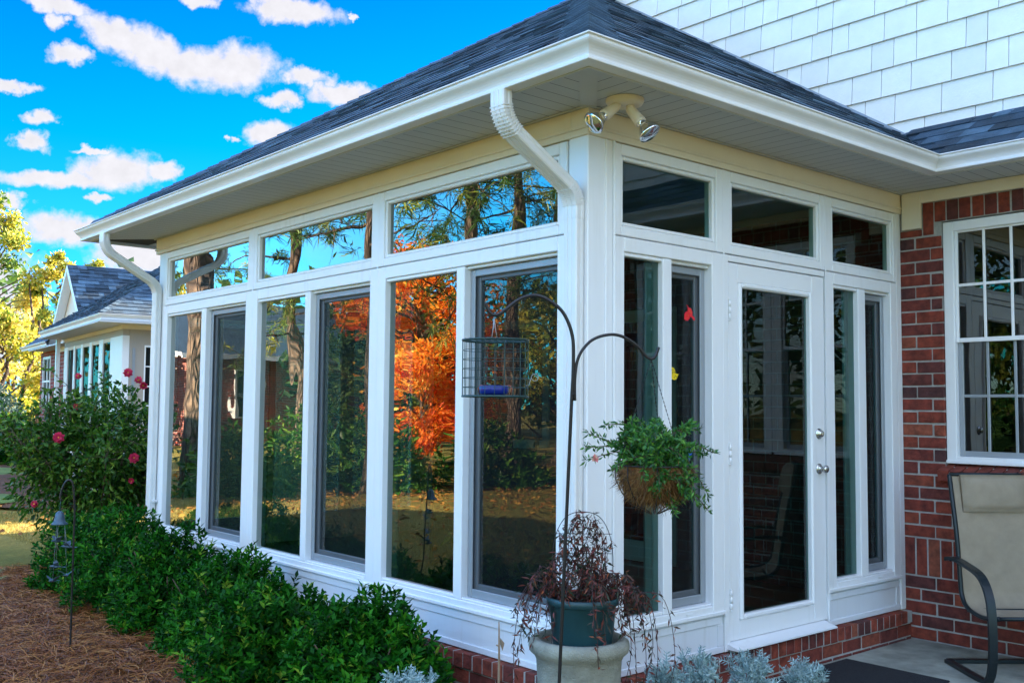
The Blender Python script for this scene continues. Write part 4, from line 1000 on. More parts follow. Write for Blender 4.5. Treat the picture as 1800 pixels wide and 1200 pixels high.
uu = unit(r.normal(size=(8500, 3))); rr = r.uniform(0.15, 1.0, (8500, 1)) ** 0.5 * (1 + 0.12 * np.sin(uu[:, :1] * 9 + uu[:, 2:] * 7))
Q = cam_c + [0, 0, 0.98] + uu * rr * [0.80, 0.78, 0.76]
Ps = np.concatenate([np.array(Ps), Q]); Ds = np.concatenate([np.array(Ds), unit(uu + r.normal(size=uu.shape) * 0.7)])
leafmesh('foliage', *leaves(Ps, Ds, r.uniform(0.05, 0.085, len(Ps)), r.uniform(0.024, 0.038, len(Ps)), tint=np.clip(r.normal(0.42, 0.26, len(Ps)), 0, 1), droop=0.15), 'camellia', t)
def flower(c, s, facing, parent):
    c = np.array(c); f = unit(np.array(facing, float)); h1 = unit(np.cross(f, [0, 0, 1.0])); h2 = np.cross(h1, f)
    P, D = [], []
    for ring, (nn, lift) in enumerate(((7, 0.15), (6, 0.5), (5, 0.9))):
        for k in range(nn):
            a = TAU * k / nn + ring * 0.5; o = math.cos(a) * h1 + math.sin(a) * h2; P.append(c + f * ring * 0.006 * s / 0.05); D.append(o + f * lift)
    P, D = np.array(P), np.array(D)
    o = leafmesh('flower', *leaves(P, D, s * 0.62, s * 0.62, fold=0.1, upv=np.broadcast_to(f, P.shape).copy() + 1e-4), 'pink', parent)
    y = MB(); y.lathe([(0, 0.0), (s * 0.16, 0.0), (s * 0.13, s * 0.14), (0.0, s * 0.18)], c + f * 0.012, 10, axis=f); y.build('stamen', 'yellowdot', o)
for (x, y, z, s, fx_) in ((-0.225, 6.587, 1.529, 0.06, (-.5, -.4, .6)), (0.126, 6.281, 1.571, 0.08, (-.3, -.8, .3)), (0.2, 6.22, 1.496, 0.07, (0, -.6, .6)), (0.234, 6.198, 1.459, 0.07, (.3, -.8, -.2)), (-0.381, 6.60, 0.96, 0.095, (-.5, -.85, .1)), (0.20, 6.257, 0.767, 0.09, (-.3, -.85, .2)), (-0.485, 6.9, 0.322, 0.06, (-.6, -.5, .3)), (0.19, 6.28, 0.56, 0.05, (-.3, -.6, -.3)), (-0.1, 7.0, 1.25, 0.06, (-.6, -.6, .2))):
    flower((x, y, z), s, fx_, t)

# strap-leaved clumps at the lawn edge
for i, (x, y, lab) in enumerate(((-1.14, 6.2, 'pale strap-leaved grass clump at the far left edge of the straw bed'), (-1.42, 7.0, 'strap-leaved grass clump just behind the leftmost one'))):
    n = 170; a = rng.uniform(0, TAU, n); P = np.array([x, y, GZ]) + np.stack([np.cos(a), np.sin(a), np.zeros(n)], 1) * rng.uniform(0, 0.07, (n, 1))
    D = np.stack([np.cos(a) * 0.8, np.sin(a) * 0.8, rng.uniform(0.7, 1.6, n)], 1)
    o = leafmesh('grass_clump', *leaves(P, D, rng.uniform(0.22, 0.36, n), 0.009, droop=0.35), 'lirio', None, (x, y, GZ)); tag(o, lab, 'plant')

# ================================================================== shepherd hooks
t = thing('shepherd_hook', 'tall black double-armed garden hook standing before the glass corner', 'garden hook', (-0.770, -0.600, GZ))
H1 = [(-0.768, -0.605, GZ - 0.05), (-0.775, -0.635, 0.273), (-0.791, -0.71, 1.313), (-0.793, -0.72, 1.438), (-0.801, -0.722, 1.542), (-0.83, -0.704, 1.625), (-0.872, -0.672, 1.67), (-0.912, -0.639, 1.688), (-0.951, -0.604, 1.675), (-0.989, -0.568, 1.637), (-1.012, -0.547, 1.616), (-1.032, -0.529, 1.622), (-1.048, -0.519, 1.658)]
H2 = [(-0.781, -0.716, 1.305), (-0.786, -0.722, 1.396), (-0.774, -0.731, 1.47), (-0.731, -0.752, 1.527), (-0.669, -0.78, 1.55), (-0.616, -0.802, 1.544), (-0.561, -0.823, 1.511), (-0.521, -0.838, 1.47), (-0.495, -0.849, 1.47), (-0.48, -0.858, 1.509)]
def spline(P, n=6):
    P = [np.array(p, float) for p in P]; out = []
    for i in range(len(P) - 1):
        p0 = P[max(i - 1, 0)]; p1 = P[i]; p2 = P[i + 1]; p3 = P[min(i + 2, len(P) - 1)]
        for k in range(n):
            s = k / n; out.append(0.5 * ((2 * p1) + (-p0 + p2) * s + (2 * p0 - 5 * p1 + 4 * p2 - p3) * s * s + (-p0 + 3 * p1 - 3 * p2 + p3) * s ** 3))
    out.append(P[-1]); return out
m_ = MB(); m_.tube([H1[0], H1[1]] + spline(H1[2:]), 0.0065, 10); m_.build('pole', 'blackmetal', t)
m_ = MB(); m_.tube(spline(H2), 0.0058, 10); m_.build('side_arm', 'blackmetal', t)
m_ = MB()
for z in (1.325, 1.385): m_.bbox(-0.7945, -0.780, -0.7225, -0.709, z, z + 0.008, b=0.002)
m_.build('clamp', 'blackmetal', t)

# bird feeder cage
c = np.array([-1.015, -0.54, 0.0]); z0, z1, rad = 1.317, 1.522, 0.121
t = thing('bird_feeder', 'round green wire cage bird feeder hanging from the left arm of the tall hook', 'bird feeder', (c[0], c[1], z0))
m_ = MB()
for k in range(7):
    z = z0 + (z1 - z0) * k / 6 * 0.985; m_.tube([c + [rad * math.cos(TAU * q / 32), rad * math.sin(TAU * q / 32), z] for q in range(33)], 0.0012, 5, cap=False)
for q in range(22):
    a = TAU * q / 22; m_.tube([c + [rad * math.cos(a), rad * math.sin(a), z0], c + [rad * math.cos(a), rad * math.sin(a), z1]], 0.0012, 5, cap=False)
for q in range(7):
    x = -rad + 2 * rad * (q + 0.5) / 7; hw = math.sqrt(rad ** 2 - x ** 2)
    for z in (z1 + 0.002, z0 - 0.001): m_.tube([c + [x, -hw, z], c + [x, hw, z]], 0.0012, 5); m_.tube([c + [-hw, x, z + 0.0016], c + [hw, x, z + 0.0016]], 0.0012, 5)
m_.build('wire_cage', 'greenwire', t)
for z, nm in ((z1, 'top_ring'), (z0, 'bottom_ring')):
    m_ = MB(); m_.tube([c + [rad * math.cos(TAU * q / 36), rad * math.sin(TAU * q / 36), z] for q in range(37)], 0.0032, 8, cap=False); m_.build(nm, 'greenwire', t)
m_ = MB(); m_.lathe([(0.0, 0.002), (rad * 0.97, 0.002), (rad * 0.97, 0.005), (0.0, 0.005)], c + [0, 0, z0], 32); m_.build('floor_tray', 'greenwire', t)
m_ = MB(); m_.lathe([(0.0, 0.0), (0.040, 0.0), (0.052, 0.006), (0.054, 0.030), (0.050, 0.034), (0.048, 0.012), (0.0, 0.010)], c + [-0.006, 0, z0 + 0.006], 28); m_.build('food_cup', 'bluecup', t)
for sx in (-1, 1):
    m_ = MB(); d = np.array([0.757, -0.653, 0]) * sx
    m_.tube([c + d * 0.055 + [0, 0, z0 + 0.004], c + d * 0.062 + [0, 0, z0 + 0.030], c + d * 0.055 + [0, 0, z0 + 0.040], c + d * 0.045 + [0, 0, z0 + 0.040]], 0.0022, 6); m_.build('cup_holder', 'copper', t)
m_ = MB(); m_.tube([(-1.022, -0.539, 1.612), (-1.019, -0.541, 1.57), c + [0.01, 0, z1]], 0.0018, 6); m_.tube([(-1.022, -0.539, 1.612), (-1.030, -0.545, 1.57), c + [-0.02, 0, z1]], 0.0016, 6); m_.build('hanger_wire', 'alu', t)
m_ = MB(); rp_ = c + np.array([0.757, -0.653, 0]) * 0.145 + [0, 0, 1.388]
e1 = np.array([0.757, -0.653, 0]); m_.tube([rp_ + e1 * 0.013 * math.cos(TAU * q / 16) + np.array([0, 0, 1]) * 0.013 * math.sin(TAU * q / 16) for q in range(17)], 0.0012, 5, cap=False)
m_.tube([rp_ - e1 * 0.013, rp_ - e1 * 0.022 + [0, 0, -0.03], c + e1 * rad * 0.9 + [0, 0, 1.358]], 0.0013, 5); m_.build('pull_ring', 'alu', t)

# hanging basket
bc = np.array([-0.49, -0.845, 1.066])
t = thing('hanging_basket', 'coir-lined hanging basket hung on chains from the right arm of the tall hook', 'hanging basket', tuple(bc))
m_ = MB(); m_.lathe([(0.130, 0.0), (0.130, -0.01), (0.122, -0.05), (0.100, -0.09), (0.070, -0.120), (0.04, -0.137), (0.0, -0.142)], bc, 36, jit=0.05); m_.lathe([(0.13, -0.002), (0.12, -0.03), (0.0, -0.02)], bc, 24); m_.build('coir_liner', 'coir', t)
n = 5200; u = unit(rng.normal(size=(n, 3))); u[:, 2] = -np.abs(u[:, 2]) * 0.9; P = bc + u * [0.126, 0.126, 0.138] + rng.normal(size=(n, 3)) * 0.006; P[:, 2] = np.minimum(P[:, 2], bc[2] + 0.01)
D = unit(u * 0.25 + rng.normal(size=(n, 3)) * 0.8 + [0, 0, -0.8]); leafmesh('coir_fibre', *leaves(P, D, rng.uniform(0.02, 0.075, n), 0.0018, fold=0.0), 'coirfib', t)
m_ = MB(); m_.tube([bc + [0.142 * math.cos(TAU * q / 32), 0.142 * math.sin(TAU * q / 32), 0.002] for q in range(33)], 0.003, 6, cap=False)
for q in range(8):
    a = TAU * q / 8; m_.tube([bc + [0.147 * math.cos(a) * s_, 0.147 * math.sin(a) * s_, z_] for s_, z_ in ((1, 0), (0.99, -0.05), (0.83, -0.10), (0.6, -0.145), (0.1, -0.178))], 0.0022, 5)
m_.build('wire_frame', 'blackmetal', t)
hk = np.array([-0.507, -0.845, 1.462])
for q in range(3):
    a = TAU * q / 3 + 0.5; e = bc + [0.14 * math.cos(a), 0.14 * math.sin(a), 0.0]; m_ = MB(); nl = 26
    for k in range(nl):
        a0 = hk + (e - hk) * k / nl; a1 = hk + (e - hk) * (k + 0.9) / nl; o = np.array([0.002, 0, 0]) if k % 2 else np.array([0, 0.002, 0]); m_.tube([a0, (a0 + a1) / 2 + o, a1], 0.0010, 4); m_.tube([a0, (a0 + a1) / 2 - o, a1], 0.0010, 4)
    m_.build('chain', 'blackmetal', t)
# trailing plant growing in the basket
bp_ = thing('basket_plant', 'leafy green trailing plant with one peach bloom growing in the hanging basket', 'plant', tuple(bc))
r = np.random.default_rng(11); m_ = MB(); Ps, Ds, Us = [], [], []
ends = [(-0.666, -0.675, 1.182), (-0.676, -0.664, 1.13), (-0.67, -0.67, 1.085), (-0.376, -0.928, 1.222), (-0.306, -0.979, 1.115), (-0.32, -0.964, 0.955), (-0.34, -0.98, 0.90), (-0.498, -0.823, 1.21), (-0.554, -0.759, 1.05), (-0.60, -0.74, 1.14), (-0.42, -0.9, 1.16)]
for k in range(110):
    if k < len(ends): e = np.array(ends[k])
    else:
        a = r.uniform(0, TAU) if k % 3 else r.uniform(3.4, 5.0); q = r.uniform(0.05, 0.215); e = bc + [q * math.cos(a), q * math.sin(a), r.uniform(-0.11, 0.15) + 0.02]
        if e[0] - e[1] > 0.36 and r.random() < 0.5: e[2] -= 0.07
    s0 = bc + r.normal(size=3) * [0.05, 0.05, 0.0] + [0, 0, -0.01]; midp = (s0 + e) / 2 + [0, 0, r.uniform(0.02, 0.07)]
    pts = spline([s0, midp, e], 7); m_.tube(pts, [0.0016] * len(pts), 4)
    for j, p in enumerate(pts[2:]):
        dd = unit(np.array(pts[min(j + 3, len(pts) - 1)]) - np.array(pts[j + 1]))
        for s in range(5): Ps.append(np.array(p) + r.normal(size=3) * 0.004); Ds.append(dd * 0.7 + r.normal(size=3) * 0.7)
m_.build('stem', 'twig', bp_)
Ps, Ds = np.array(Ps), np.array(Ds); leafmesh('foliage', *leaves(Ps, Ds, r.uniform(0.018, 0.034, len(Ps)), r.uniform(0.007, 0.011, len(Ps)), tint=np.clip(r.normal(0.5, 0.25, len(Ps)), 0, 1)), 'basket', bp_)
f = unit(np.array([-0.65, -0.75, 0.1])); P = np.array([[-0.672, -0.715, 1.092]] * 9); h1 = unit(np.cross(f, [0, 0, 1.0])); h2 = np.cross(h1, f)
D = np.array([math.cos(TAU * k / 9) * h1 + math.sin(TAU * k / 9) * h2 + f * (0.4 + 0.5 * (k % 2)) for k in range(9)])
leafmesh('bloom', *leaves(P, D, 0.019, 0.015, fold=0.1), 'peach', bp_)

# urn planter, nursery pot on it, vine on trellis
uc = np.array([-0.405, -0.362, GZ])
m_ = MB(); m_.lathe([(0.0, 0.0), (0.13, 0.0), (0.135, 0.03), (0.12, 0.05), (0.125, 0.10), (0.150, 0.25), (0.168, 0.40), (0.172, 0.50), (0.176, 0.555), (0.186, 0.575), (0.203, 0.590), (0.208, 0.608), (0.205, 0.628), (0.190, 0.640), (0.168, 0.640), (0.160, 0.620), (0.155, 0.600), (0.0, 0.600)], uc, 56)
o = m_.build('stone_urn', 'stone'); tag(o, 'round cast stone urn planter at the sunroom corner under the green pot', 'planter'); at_origin_of(o, uc)
pc = np.array([-0.395, -0.372, GZ + 0.600])
t = thing('nursery_pot', 'dark green plastic pot set on the stone urn', 'pot', tuple(pc))
m_ = MB(); m_.lathe([(0.0, 0.0), (0.118, 0.0), (0.122, 0.02), (0.139, 0.172), (0.146, 0.176), (0.150, 0.178), (0.152, 0.205), (0.147, 0.207), (0.143, 0.180), (0.0, 0.180)], pc + [0, 0, 0.0015], 48)
m_.build('pot_body', 'pot', t); m_ = MB(); m_.lathe([(0.0, 0.186), (0.142, 0.186)], pc, 32); m_.build('potting_soil', 'soil', t)
vt = thing('trellis_vine', 'reddish-brown vine covering an arched wire trellis in the green pot', 'plant', tuple(pc + [0, 0, 0.185]))
r = np.random.default_rng(3); b0 = pc + [0, 0, 0.18]; Rt = np.array([0.757, -0.653, 0]); m_ = MB()
def arch(w, h, off): return spline([b0 + Rt * (-w) + off, b0 + Rt * (-w * 1.02) + off + [0, 0, h * 0.6], b0 + Rt * (-w * 0.65) + off + [0, 0, h * 0.92], b0 + off + [0, 0, h], b0 + Rt * (w * 0.65) + off + [0, 0, h * 0.92], b0 + Rt * (w * 1.02) + off + [0, 0, h * 0.6], b0 + Rt * w + off], 6)
for w, h in ((0.12, 0.37), (0.06, 0.35)): m_.tube(arch(w, h, np.zeros(3)), 0.0017, 6)
m_.tube([b0, b0 + [0, 0, 0.37]], 0.0017, 6)
for z in (0.12, 0.2, 0.28): m_.tube([b0 + Rt * -0.12 + [0, 0, z], b0 + Rt * 0.12 + [0, 0, z]], 0.0014, 6)
m_.build('wire_trellis', 'blackmetal', vt)
m_ = MB(); Ps, Ds = [], []
def strand(pts, dens=4, sc=1.0):
    pts = spline(pts, 7); m_.tube(pts, 0.0014, 4)
    for i in range(1, len(pts)):
        for s in range(dens):
            if r.random() < 0.8: Ps.append(np.array(pts[i]) + r.normal(size=3) * 0.006); Ds.append(r.normal(size=3) * 0.7 + [0, 0, -0.5])
for q in range(30):      # weave on the trellis
    x0, x1 = r.uniform(-0.12, 0.12, 2); h = r.uniform(0.2, 0.385); lim = lambda x, z: x * (1 if z < 0.25 else max(0.1, 1 - (z - 0.25) / 0.16))
    pts = [b0 + Rt * lim(x0 + (x1 - x0) * s + r.normal() * 0.02, h * s) + np.array([0, 0, h * s]) + r.normal(size=3) * 0.008 for s in (0, 0.33, 0.66, 1.0)]
    strand(pts, 2)
for q in range(42):      # shaggy mass round the rim, then trailing strands
    a = r.uniform(0, TAU); d = np.array([math.cos(a), math.sin(a), 0]); o_ = r.uniform(0.16, 0.30); dz = r.uniform(-0.22, 0.10)
    strand([b0 + d * 0.05, b0 + d * o_ * 0.7 + [0, 0, 0.06 + r.uniform(0, 0.08)], b0 + d * o_ + [0, 0, dz]], 4)
for (dx, dz) in ((-0.28, -0.3), (-0.25, -0.22), (0.26, -0.36), (0.31, -0.42), (0.22, -0.46), (0.38, -0.40), (0.29, -0.34), (0.20, -0.40)):
    strand([b0 + Rt * dx * 0.4 + [0, 0, 0.02], b0 + Rt * dx * 0.85 + [0, 0, 0.03], b0 + Rt * dx * 1.0 + [0, 0, dz * 0.5], b0 + Rt * (dx + r.normal() * 0.03) + [0, 0, dz]], 2)
m_.build('stem', 'vinestem', vt)
Ps, Ds = np.array(Ps), np.array(Ds); leafmesh('foliage', *leaves(Ps, Ds, r.uniform(0.023, 0.044, len(Ps)), r.uniform(0.0065, 0.0105, len(Ps)), tint=np.clip(r.normal(0.45, 0.28, len(Ps)), 0, 1), droop=0.2), 'vine', vt)

# dead stalk by the hedge
m_ = MB(); m_.tube([(-0.80, -0.33, GZ), (-0.812, -0.335, 0.20), (-0.820, -0.345, 0.34), (-0.826, -0.35, 0.455)], [0.0055, 0.005, 0.0045, 0.0025], 7)
m_.tube([(-0.82, -0.345, 0.36), (-0.83, -0.34, 0.365)], 0.003, 5)
V, F, T = leaves(np.array([[-0.812, -0.343, 0.39]]), np.array([[0.15, -0.1, -1.0]]), 0.05, 0.022)
m_.add(V, [tuple(q) for q in F], 0.9)
o = m_.build('dead_stalk', 'drystem'); tag(o, 'bare dried brown stalk standing between the hedge and the urn', 'stalk'); at_origin_of(o, (-0.80, -0.33, GZ))

# dusty miller
def miller(c, h, lab, seed):
    r = np.random.default_rng(seed); t = thing('dusty_miller', lab, 'plant', (c[0], c[1], GZ), 'silvery dusty miller plants in the front bed'); m_ = MB(); Ps, Ds, Ls, Ws = [], [], [], []
    for q in range(26):
        a = r.uniform(0, TAU); o_ = r.uniform(0, 0.13); top = np.array([c[0] + o_ * math.cos(a), c[1] + o_ * math.sin(a), GZ + h * r.uniform(0.75, 1.03)]); b = np.array([c[0] + o_ * 0.3 * math.cos(a), c[1] + o_ * 0.3 * math.sin(a), GZ]); m_.tube([b, (b + top) / 2 + r.normal(size=3) * 0.01, top], [0.004, 0.003, 0.002], 5)
        for j in range(13):      # lobed leaves: spine with paired lobes
            d = unit(r.normal(size=3) * 0.7 + [math.cos(a) * 0.4, math.sin(a) * 0.4, 0.7]); L = r.uniform(0.04, 0.075); s = unit(np.cross(d, r.normal(size=3))); p = top - [0, 0, r.uniform(0, 0.09)]
            Ps.append(p); Ds.append(d); Ls.append(L); Ws.append(0.008)
            for u_ in (0.35, 0.55, 0.75):
                for sg in (-1, 1): Ps.append(p + d * L * u_); Ds.append(d * 0.8 + s * sg); Ls.append(L * 0.42 * (1.1 - u_ * 0.4)); Ws.append(0.0075)
    m_.build('stem', 'silver', t); Ps, Ds = np.array(Ps), np.array(Ds)
    leafmesh('foliage', *leaves(Ps, Ds, np.array(Ls), np.array(Ws), fold=0.15), 'silver', t)
for i, (x, y, h, lab) in enumerate(((-1.03, -0.05, 0.52, 'silvery dusty miller alone in front of the hedge at the bottom edge'), (0.05, -0.42, 0.44, 'silvery dusty miller just right of the stone urn'), (0.24, -0.46, 0.46, 'silvery dusty miller between its neighbours in front of the brick base'), (0.58, -0.47, 0.40, 'silvery dusty miller below the left edge of the glass door'), (0.84, -0.60, 0.36, 'silvery dusty miller at the corner of the patio by the door mat'), (-0.27, -0.60, 0.38, 'silvery dusty miller cut off by the bottom edge in front of the urn'))): miller((x, y), h, lab, 40 + i)

# wind chime on a small hook
hp = np.array([-1.290, 3.201, GZ])
m_ = MB(); m_.tube([hp + [0, 0, -0.05], hp + [0.0, 0, 0.1], (-1.312, 3.143, 0.611)] + spline([(-1.318, 3.142, 0.70), (-1.329, 3.142, 0.785), (-1.345, 3.150, 0.808), (-1.362, 3.163, 0.800), (-1.380, 3.176, 0.755), (-1.388, 3.184, 0.700), (-1.382, 3.180, 0.685)]), 0.0062, 9)
o = m_.build('shepherd_hook', 'blackmetal'); tag(o, 'short black crook-topped garden hook standing in the pine straw', 'garden hook'); at_origin_of(o, hp)
wc = thing('wind_chime', 'blue-grey bell wind chime with small flying birds hanging from the short hook', 'wind chime', (-1.384, 3.190, 0.69))
m_ = MB(); m_.lathe([(0.0, 0.085), (0.010, 0.083), (0.023, 0.072), (0.029, 0.045), (0.034, 0.020), (0.050, 0.006), (0.048, 0.002), (0.030, 0.014), (0.0, 0.02)], (-1.384, 3.190, 0.535), 26); m_.tube([(-1.384, 3.190, 0.62), (-1.384, 3.184, 0.69)], 0.0012, 5); m_.build('bell', 'patina', wc)
def bird(c, s, az, pr):
    c = np.array(c); f = np.array([math.cos(az), math.sin(az), 0.1]); f = unit(f); sd = unit(np.cross(f, [0, 0, 1.0])); up = np.cross(sd, f); m_ = MB()
    ring = [(-1.0, 0.03), (-0.7, 0.10), (-0.3, 0.24), (0.1, 0.30), (0.4, 0.24), (0.6, 0.20), (0.75, 0.17), (0.85, 0.08), (1.05, 0.0)]
    V = []; F = []; n = 10
    for a, rr in ring:
        for k in range(n): V.append(c + s * (f * a + rr * (math.cos(TAU * k / n) * sd + math.sin(TAU * k / n) * up * 0.9)))
    for i in range(len(ring) - 1):
        for k in range(n): F.append((i * n + k, i * n + (k + 1) % n, (i + 1) * n + (k + 1) % n, (i + 1) * n + k))
    m_.add(V, F, smooth=True)
    for sg in (-1, 1):
        W_ = [c + s * (f * 0.35 + sd * sg * 0.15 + up * 0.15), c + s * (f * 0.45 + sd * sg * 0.8 + up * 0.6), c + s * (f * -0.1 + sd * sg * 1.25 + up * 0.85), c + s * (f * -0.35 + sd * sg * 0.75 + up * 0.5), c + s * (f * -0.4 + sd * sg * 0.15 + up * 0.1)]
        m_.add(W_ + [w - up * s * 0.06 for w in W_], [(0, 1, 2, 3, 4), (9, 8, 7, 6, 5), (0, 5, 6, 1), (1, 6, 7, 2), (2, 7, 8, 3), (3, 8, 9, 4), (4, 9, 5, 0)])
    m_.add([c + s * (f * -0.8), c + s * (f * -1.5 + sd * 0.35), c + s * (f * -1.5 - sd * 0.35), c + s * (f * -0.8 - up * 0.06), c + s * (f * -1.5 + sd * 0.35 - up * 0.06), c + s * (f * -1.5 - sd * 0.35 - up * 0.06)], [(0, 1, 2), (5, 4, 3), (0, 3, 4, 1), (1, 4, 5, 2), (2, 5, 3, 0)])
    m_.build('bird', 'patina', pr)
for (x, y, z, az) in ((-1.388, 3.219, 0.435, 3.4), (-1.336, 3.182, 0.400, 2.6), (-1.385, 3.226, 0.278, 2.9), (-1.396, 3.241, 0.190, 3.8), (-1.330, 3.190, 0.225, 4.6)):
    bird((x, y, z), 0.038, az, wc)
    q = MB(); q.tube([(x, y, z + 0.01), (x * 0.55 - 1.384 * 0.45, y * 0.55 + 3.190 * 0.45, 0.545)], 0.0009, 4); q.build('string', 'alu', wc)

# ================================================================== patio chair and door mat
O = np.array([2.50, -0.545, -0.18]); Wd = unit(np.array([0.77, -0.64, 0.0])); Fw = unit(np.array([-0.64, -0.77, 0.0])); CW = 0.50
X = lambda w, f_, z: O + Wd * w + Fw * f_ + np.array([0, 0, z])
t = thing('patio_chair', 'tan sling patio chair with headrest pillow and dark frame beside the brick wall', 'chair', tuple(O + Wd * CW / 2))
bp = [(0.50, 0.355), (0.46, 0.345), (0.30, 0.325), (0.14, 0.345), (0.075, 0.40), (0.055, 0.50), (0.02, 0.75), (-0.035, 0.98), (-0.06, 1.085)]
bps = spline([(a, b, 0) for a, b in bp], 5)
m_ = MB(); V = []; nb = 7
for p in bps:
    for k in range(nb): w = 0.015 + (CW - 0.03) * k / (nb - 1); sag = -0.012 * math.sin(math.pi * k / (nb - 1)); V.append(X(w, p[0] + sag * 0.8, p[1] + sag * 0.5))
m0 = len(V); V += [v + np.array([0.0, 0.0, -0.003]) - Fw * 0.003 for v in V[:]]
F = []
for i in range(len(bps) - 1):
    for k in range(nb - 1): a = i * nb + k; F.append((a, a + 1, a + nb + 1, a + nb)); F.append((m0 + a + nb, m0 + a + nb + 1, m0 + a + 1, m0 + a))
m_.add(V, F, smooth=True); m_.build('sling_seat', 'sling', t)
for w in (0.0, CW):
    m_ = MB(); m_.tube([X(w, p[0], p[1]) for p in bps], 0.013, 10); m_.build('side_rail', 'chairframe', t)
for a_, b_ in ((-0.062, 1.085), (0.49, 0.352), (0.14, 0.33)):
    m_ = MB(); m_.tube([X(0, a_, b_), X(CW, a_, b_)], 0.011, 8); m_.build('cross_bar', 'chairframe', t)
m_ = MB(); nx, nz = 12, 8; V = []
for j in range(nz + 1):
    for i in range(nx + 1):
        u_, v_ = i / nx, j / nz; th = 0.050 * (max(0.0, 1 - (2 * u_ - 1) ** 6) * max(0.0, 1 - (2 * v_ - 1) ** 4)) ** 0.5
        z = 1.085 - 0.215 * (1 - v_); f_ = 0.006 + (-0.06 + 0.03 * (1 - v_) * 1.0) + 0.006; V.append(X(0.055 + (CW - 0.11) * u_, f_ + 0.012 + th + 0.003 * math.sin(9 * u_ + 5 * v_), z))
F = [(j * (nx + 1) + i, j * (nx + 1) + i + 1, (j + 1) * (nx + 1) + i + 1, (j + 1) * (nx + 1) + i) for j in range(nz) for i in range(nx)]
m0 = len(V); V += [X(0.055 + (CW - 0.11) * (i / nx), 0.000 + (-0.06 + 0.03 * (1 - j / nz)), 1.085 - 0.215 * (1 - j / nz)) for j in range(nz + 1) for i in range(nx + 1)]
F += [tuple(m0 + q for q in f_[::-1]) for f_ in F]
for i in range(nx): F.append((i, i + 1, m0 + i + 1, m0 + i)); a = nz * (nx + 1) + i; F.append((a + 1, a, m0 + a, m0 + a + 1))
for j in range(nz): a = j * (nx + 1); F.append((a + nx + 1, a, m0 + a, m0 + a + nx + 1)); a += nx; F.append((a, a + nx + 1, m0 + a + nx + 1, m0 + a))
m_.add(V, F, smooth=True); m_.build('headrest_pillow', 'sling', t)
for w, nm in ((-0.055, 1), (CW + 0.055, -1)):
    pr = [(-0.022, -0.010), (0.022, -0.010), (0.022, 0.010), (-0.022, 0.010)]
    pts = spline([X(w, 0.02, 0.60), X(w, 0.10, 0.615), X(w, 0.26, 0.60), X(w, 0.42, 0.565), X(w, 0.505, 0.48), X(w, 0.535, 0.36), X(w, 0.535, 0.16), X(w, 0.50, 0.045), X(w, 0.42, 0.013), X(w, 0.10, 0.013), X(w, 0.0, 0.013)], 5)
    m_ = MB(); m_.sweep(pts, pr, Wd, smooth=False); m_.build('arm_and_leg', 'chairframe', t)
    m_ = MB(); m_.tube([X(w, 0.535, 0.30), X(0 if nm > 0 else CW, 0.42, 0.335)], 0.011, 8); m_.tube([X(w, 0.04, 0.60), X(0 if nm > 0 else CW, 0.045, 0.60)], 0.010, 8); m_.build('bracket', 'chairframe', t)
m_ = MB(); m_.sweep([X(-0.055, 0.0, 0.013), X(CW + 0.055, 0.0, 0.013)], [(-0.020, -0.010), (0.020, -0.010), (0.020, 0.010), (-0.020, 0.010)], Fw); m_.build('base_bar', 'chairframe', t)

m_ = MB(); mt = [(1.66, -0.075), (2.03, -0.075), (2.07, -0.66), (1.25, -0.72), (1.25, -0.10)]
m_ = MB(); m_.bbox(1.28, 2.05, -0.72, -0.10, -0.1795, -0.168, b=0.004); o = m_.build('door_mat', 'mat'); tag(o, 'dark rubber door mat on the patio in front of the glass door', 'door mat'); at_origin_of(o, (1.66, -0.40, -0.1795))

# ================================================================== neighbouring house (local frame turned 6.5 degrees)
NP = np.array([1.73, 11.95]); th_ = R(6.5); nex = np.array([math.cos(th_), -math.sin(th_)]); ney = np.array([math.sin(th_), math.cos(th_)])
def NL(x, y, z): p = NP + nex * x + ney * y; return (p[0], p[1], z)
nb_ = thing('neighbour_house', 'neighbouring brick house with dark hip roof and its own glazed sunroom beyond the camellia', 'house', NL(3, 3, GZ))
def nbox(mb, x0, x1, y0, y1, z0, z1, t=0.5):
    V = [NL(x0, y0, z0), NL(x1, y0, z0), NL(x1, y1, z0), NL(x0, y1, z0), NL(x0, y0, z1), NL(x1, y0, z1), NL(x1, y1, z1), NL(x0, y1, z1)]
    mb.add(V, [(0, 3, 2, 1), (4, 5, 6, 7), (0, 1, 5, 4), (1, 2, 6, 5), (2, 3, 7, 6), (3, 0, 4, 7)], t)
m_ = MB()
nbox(m_, 0.45, 0.55, 0.45, 5.0, GZ - .1, 0.35); nbox(m_, 0.45, 0.55, 0.45, 5.0, 2.34, 2.5)
m_.build('sunroom_panel', 'taupe', nb_)
wins = [(1.25, 1.78), (2.05, 2.62), (2.80, 3.35), (3.50, 4.02), (4.15, 4.68)]
ed = [0.45] + [v for w in wins for v in w] + [5.0]
m_ = MB()
for i in range(0, len(ed), 2): nbox(m_, 0.448, 0.552, ed[i], ed[i + 1], 0.35, 2.34)
m_.build('window_post', 'white', nb_)
for a, b in wins:
    m_ = MB(); nbox(m_, 0.47, 0.48, a, b, 0.35, 2.34); w = m_.build('window', 'farglass', nb_)
    m_ = MB(); nbox(m_, 0.455, 0.469, a, a + 0.04, 0.35, 2.34); nbox(m_, 0.455, 0.469, a + .04, b, 2.28, 2.34); nbox(m_, 0.455, 0.469, a + .04, b, 0.35, 0.41); m_.build('window_frame', 'cream', w)
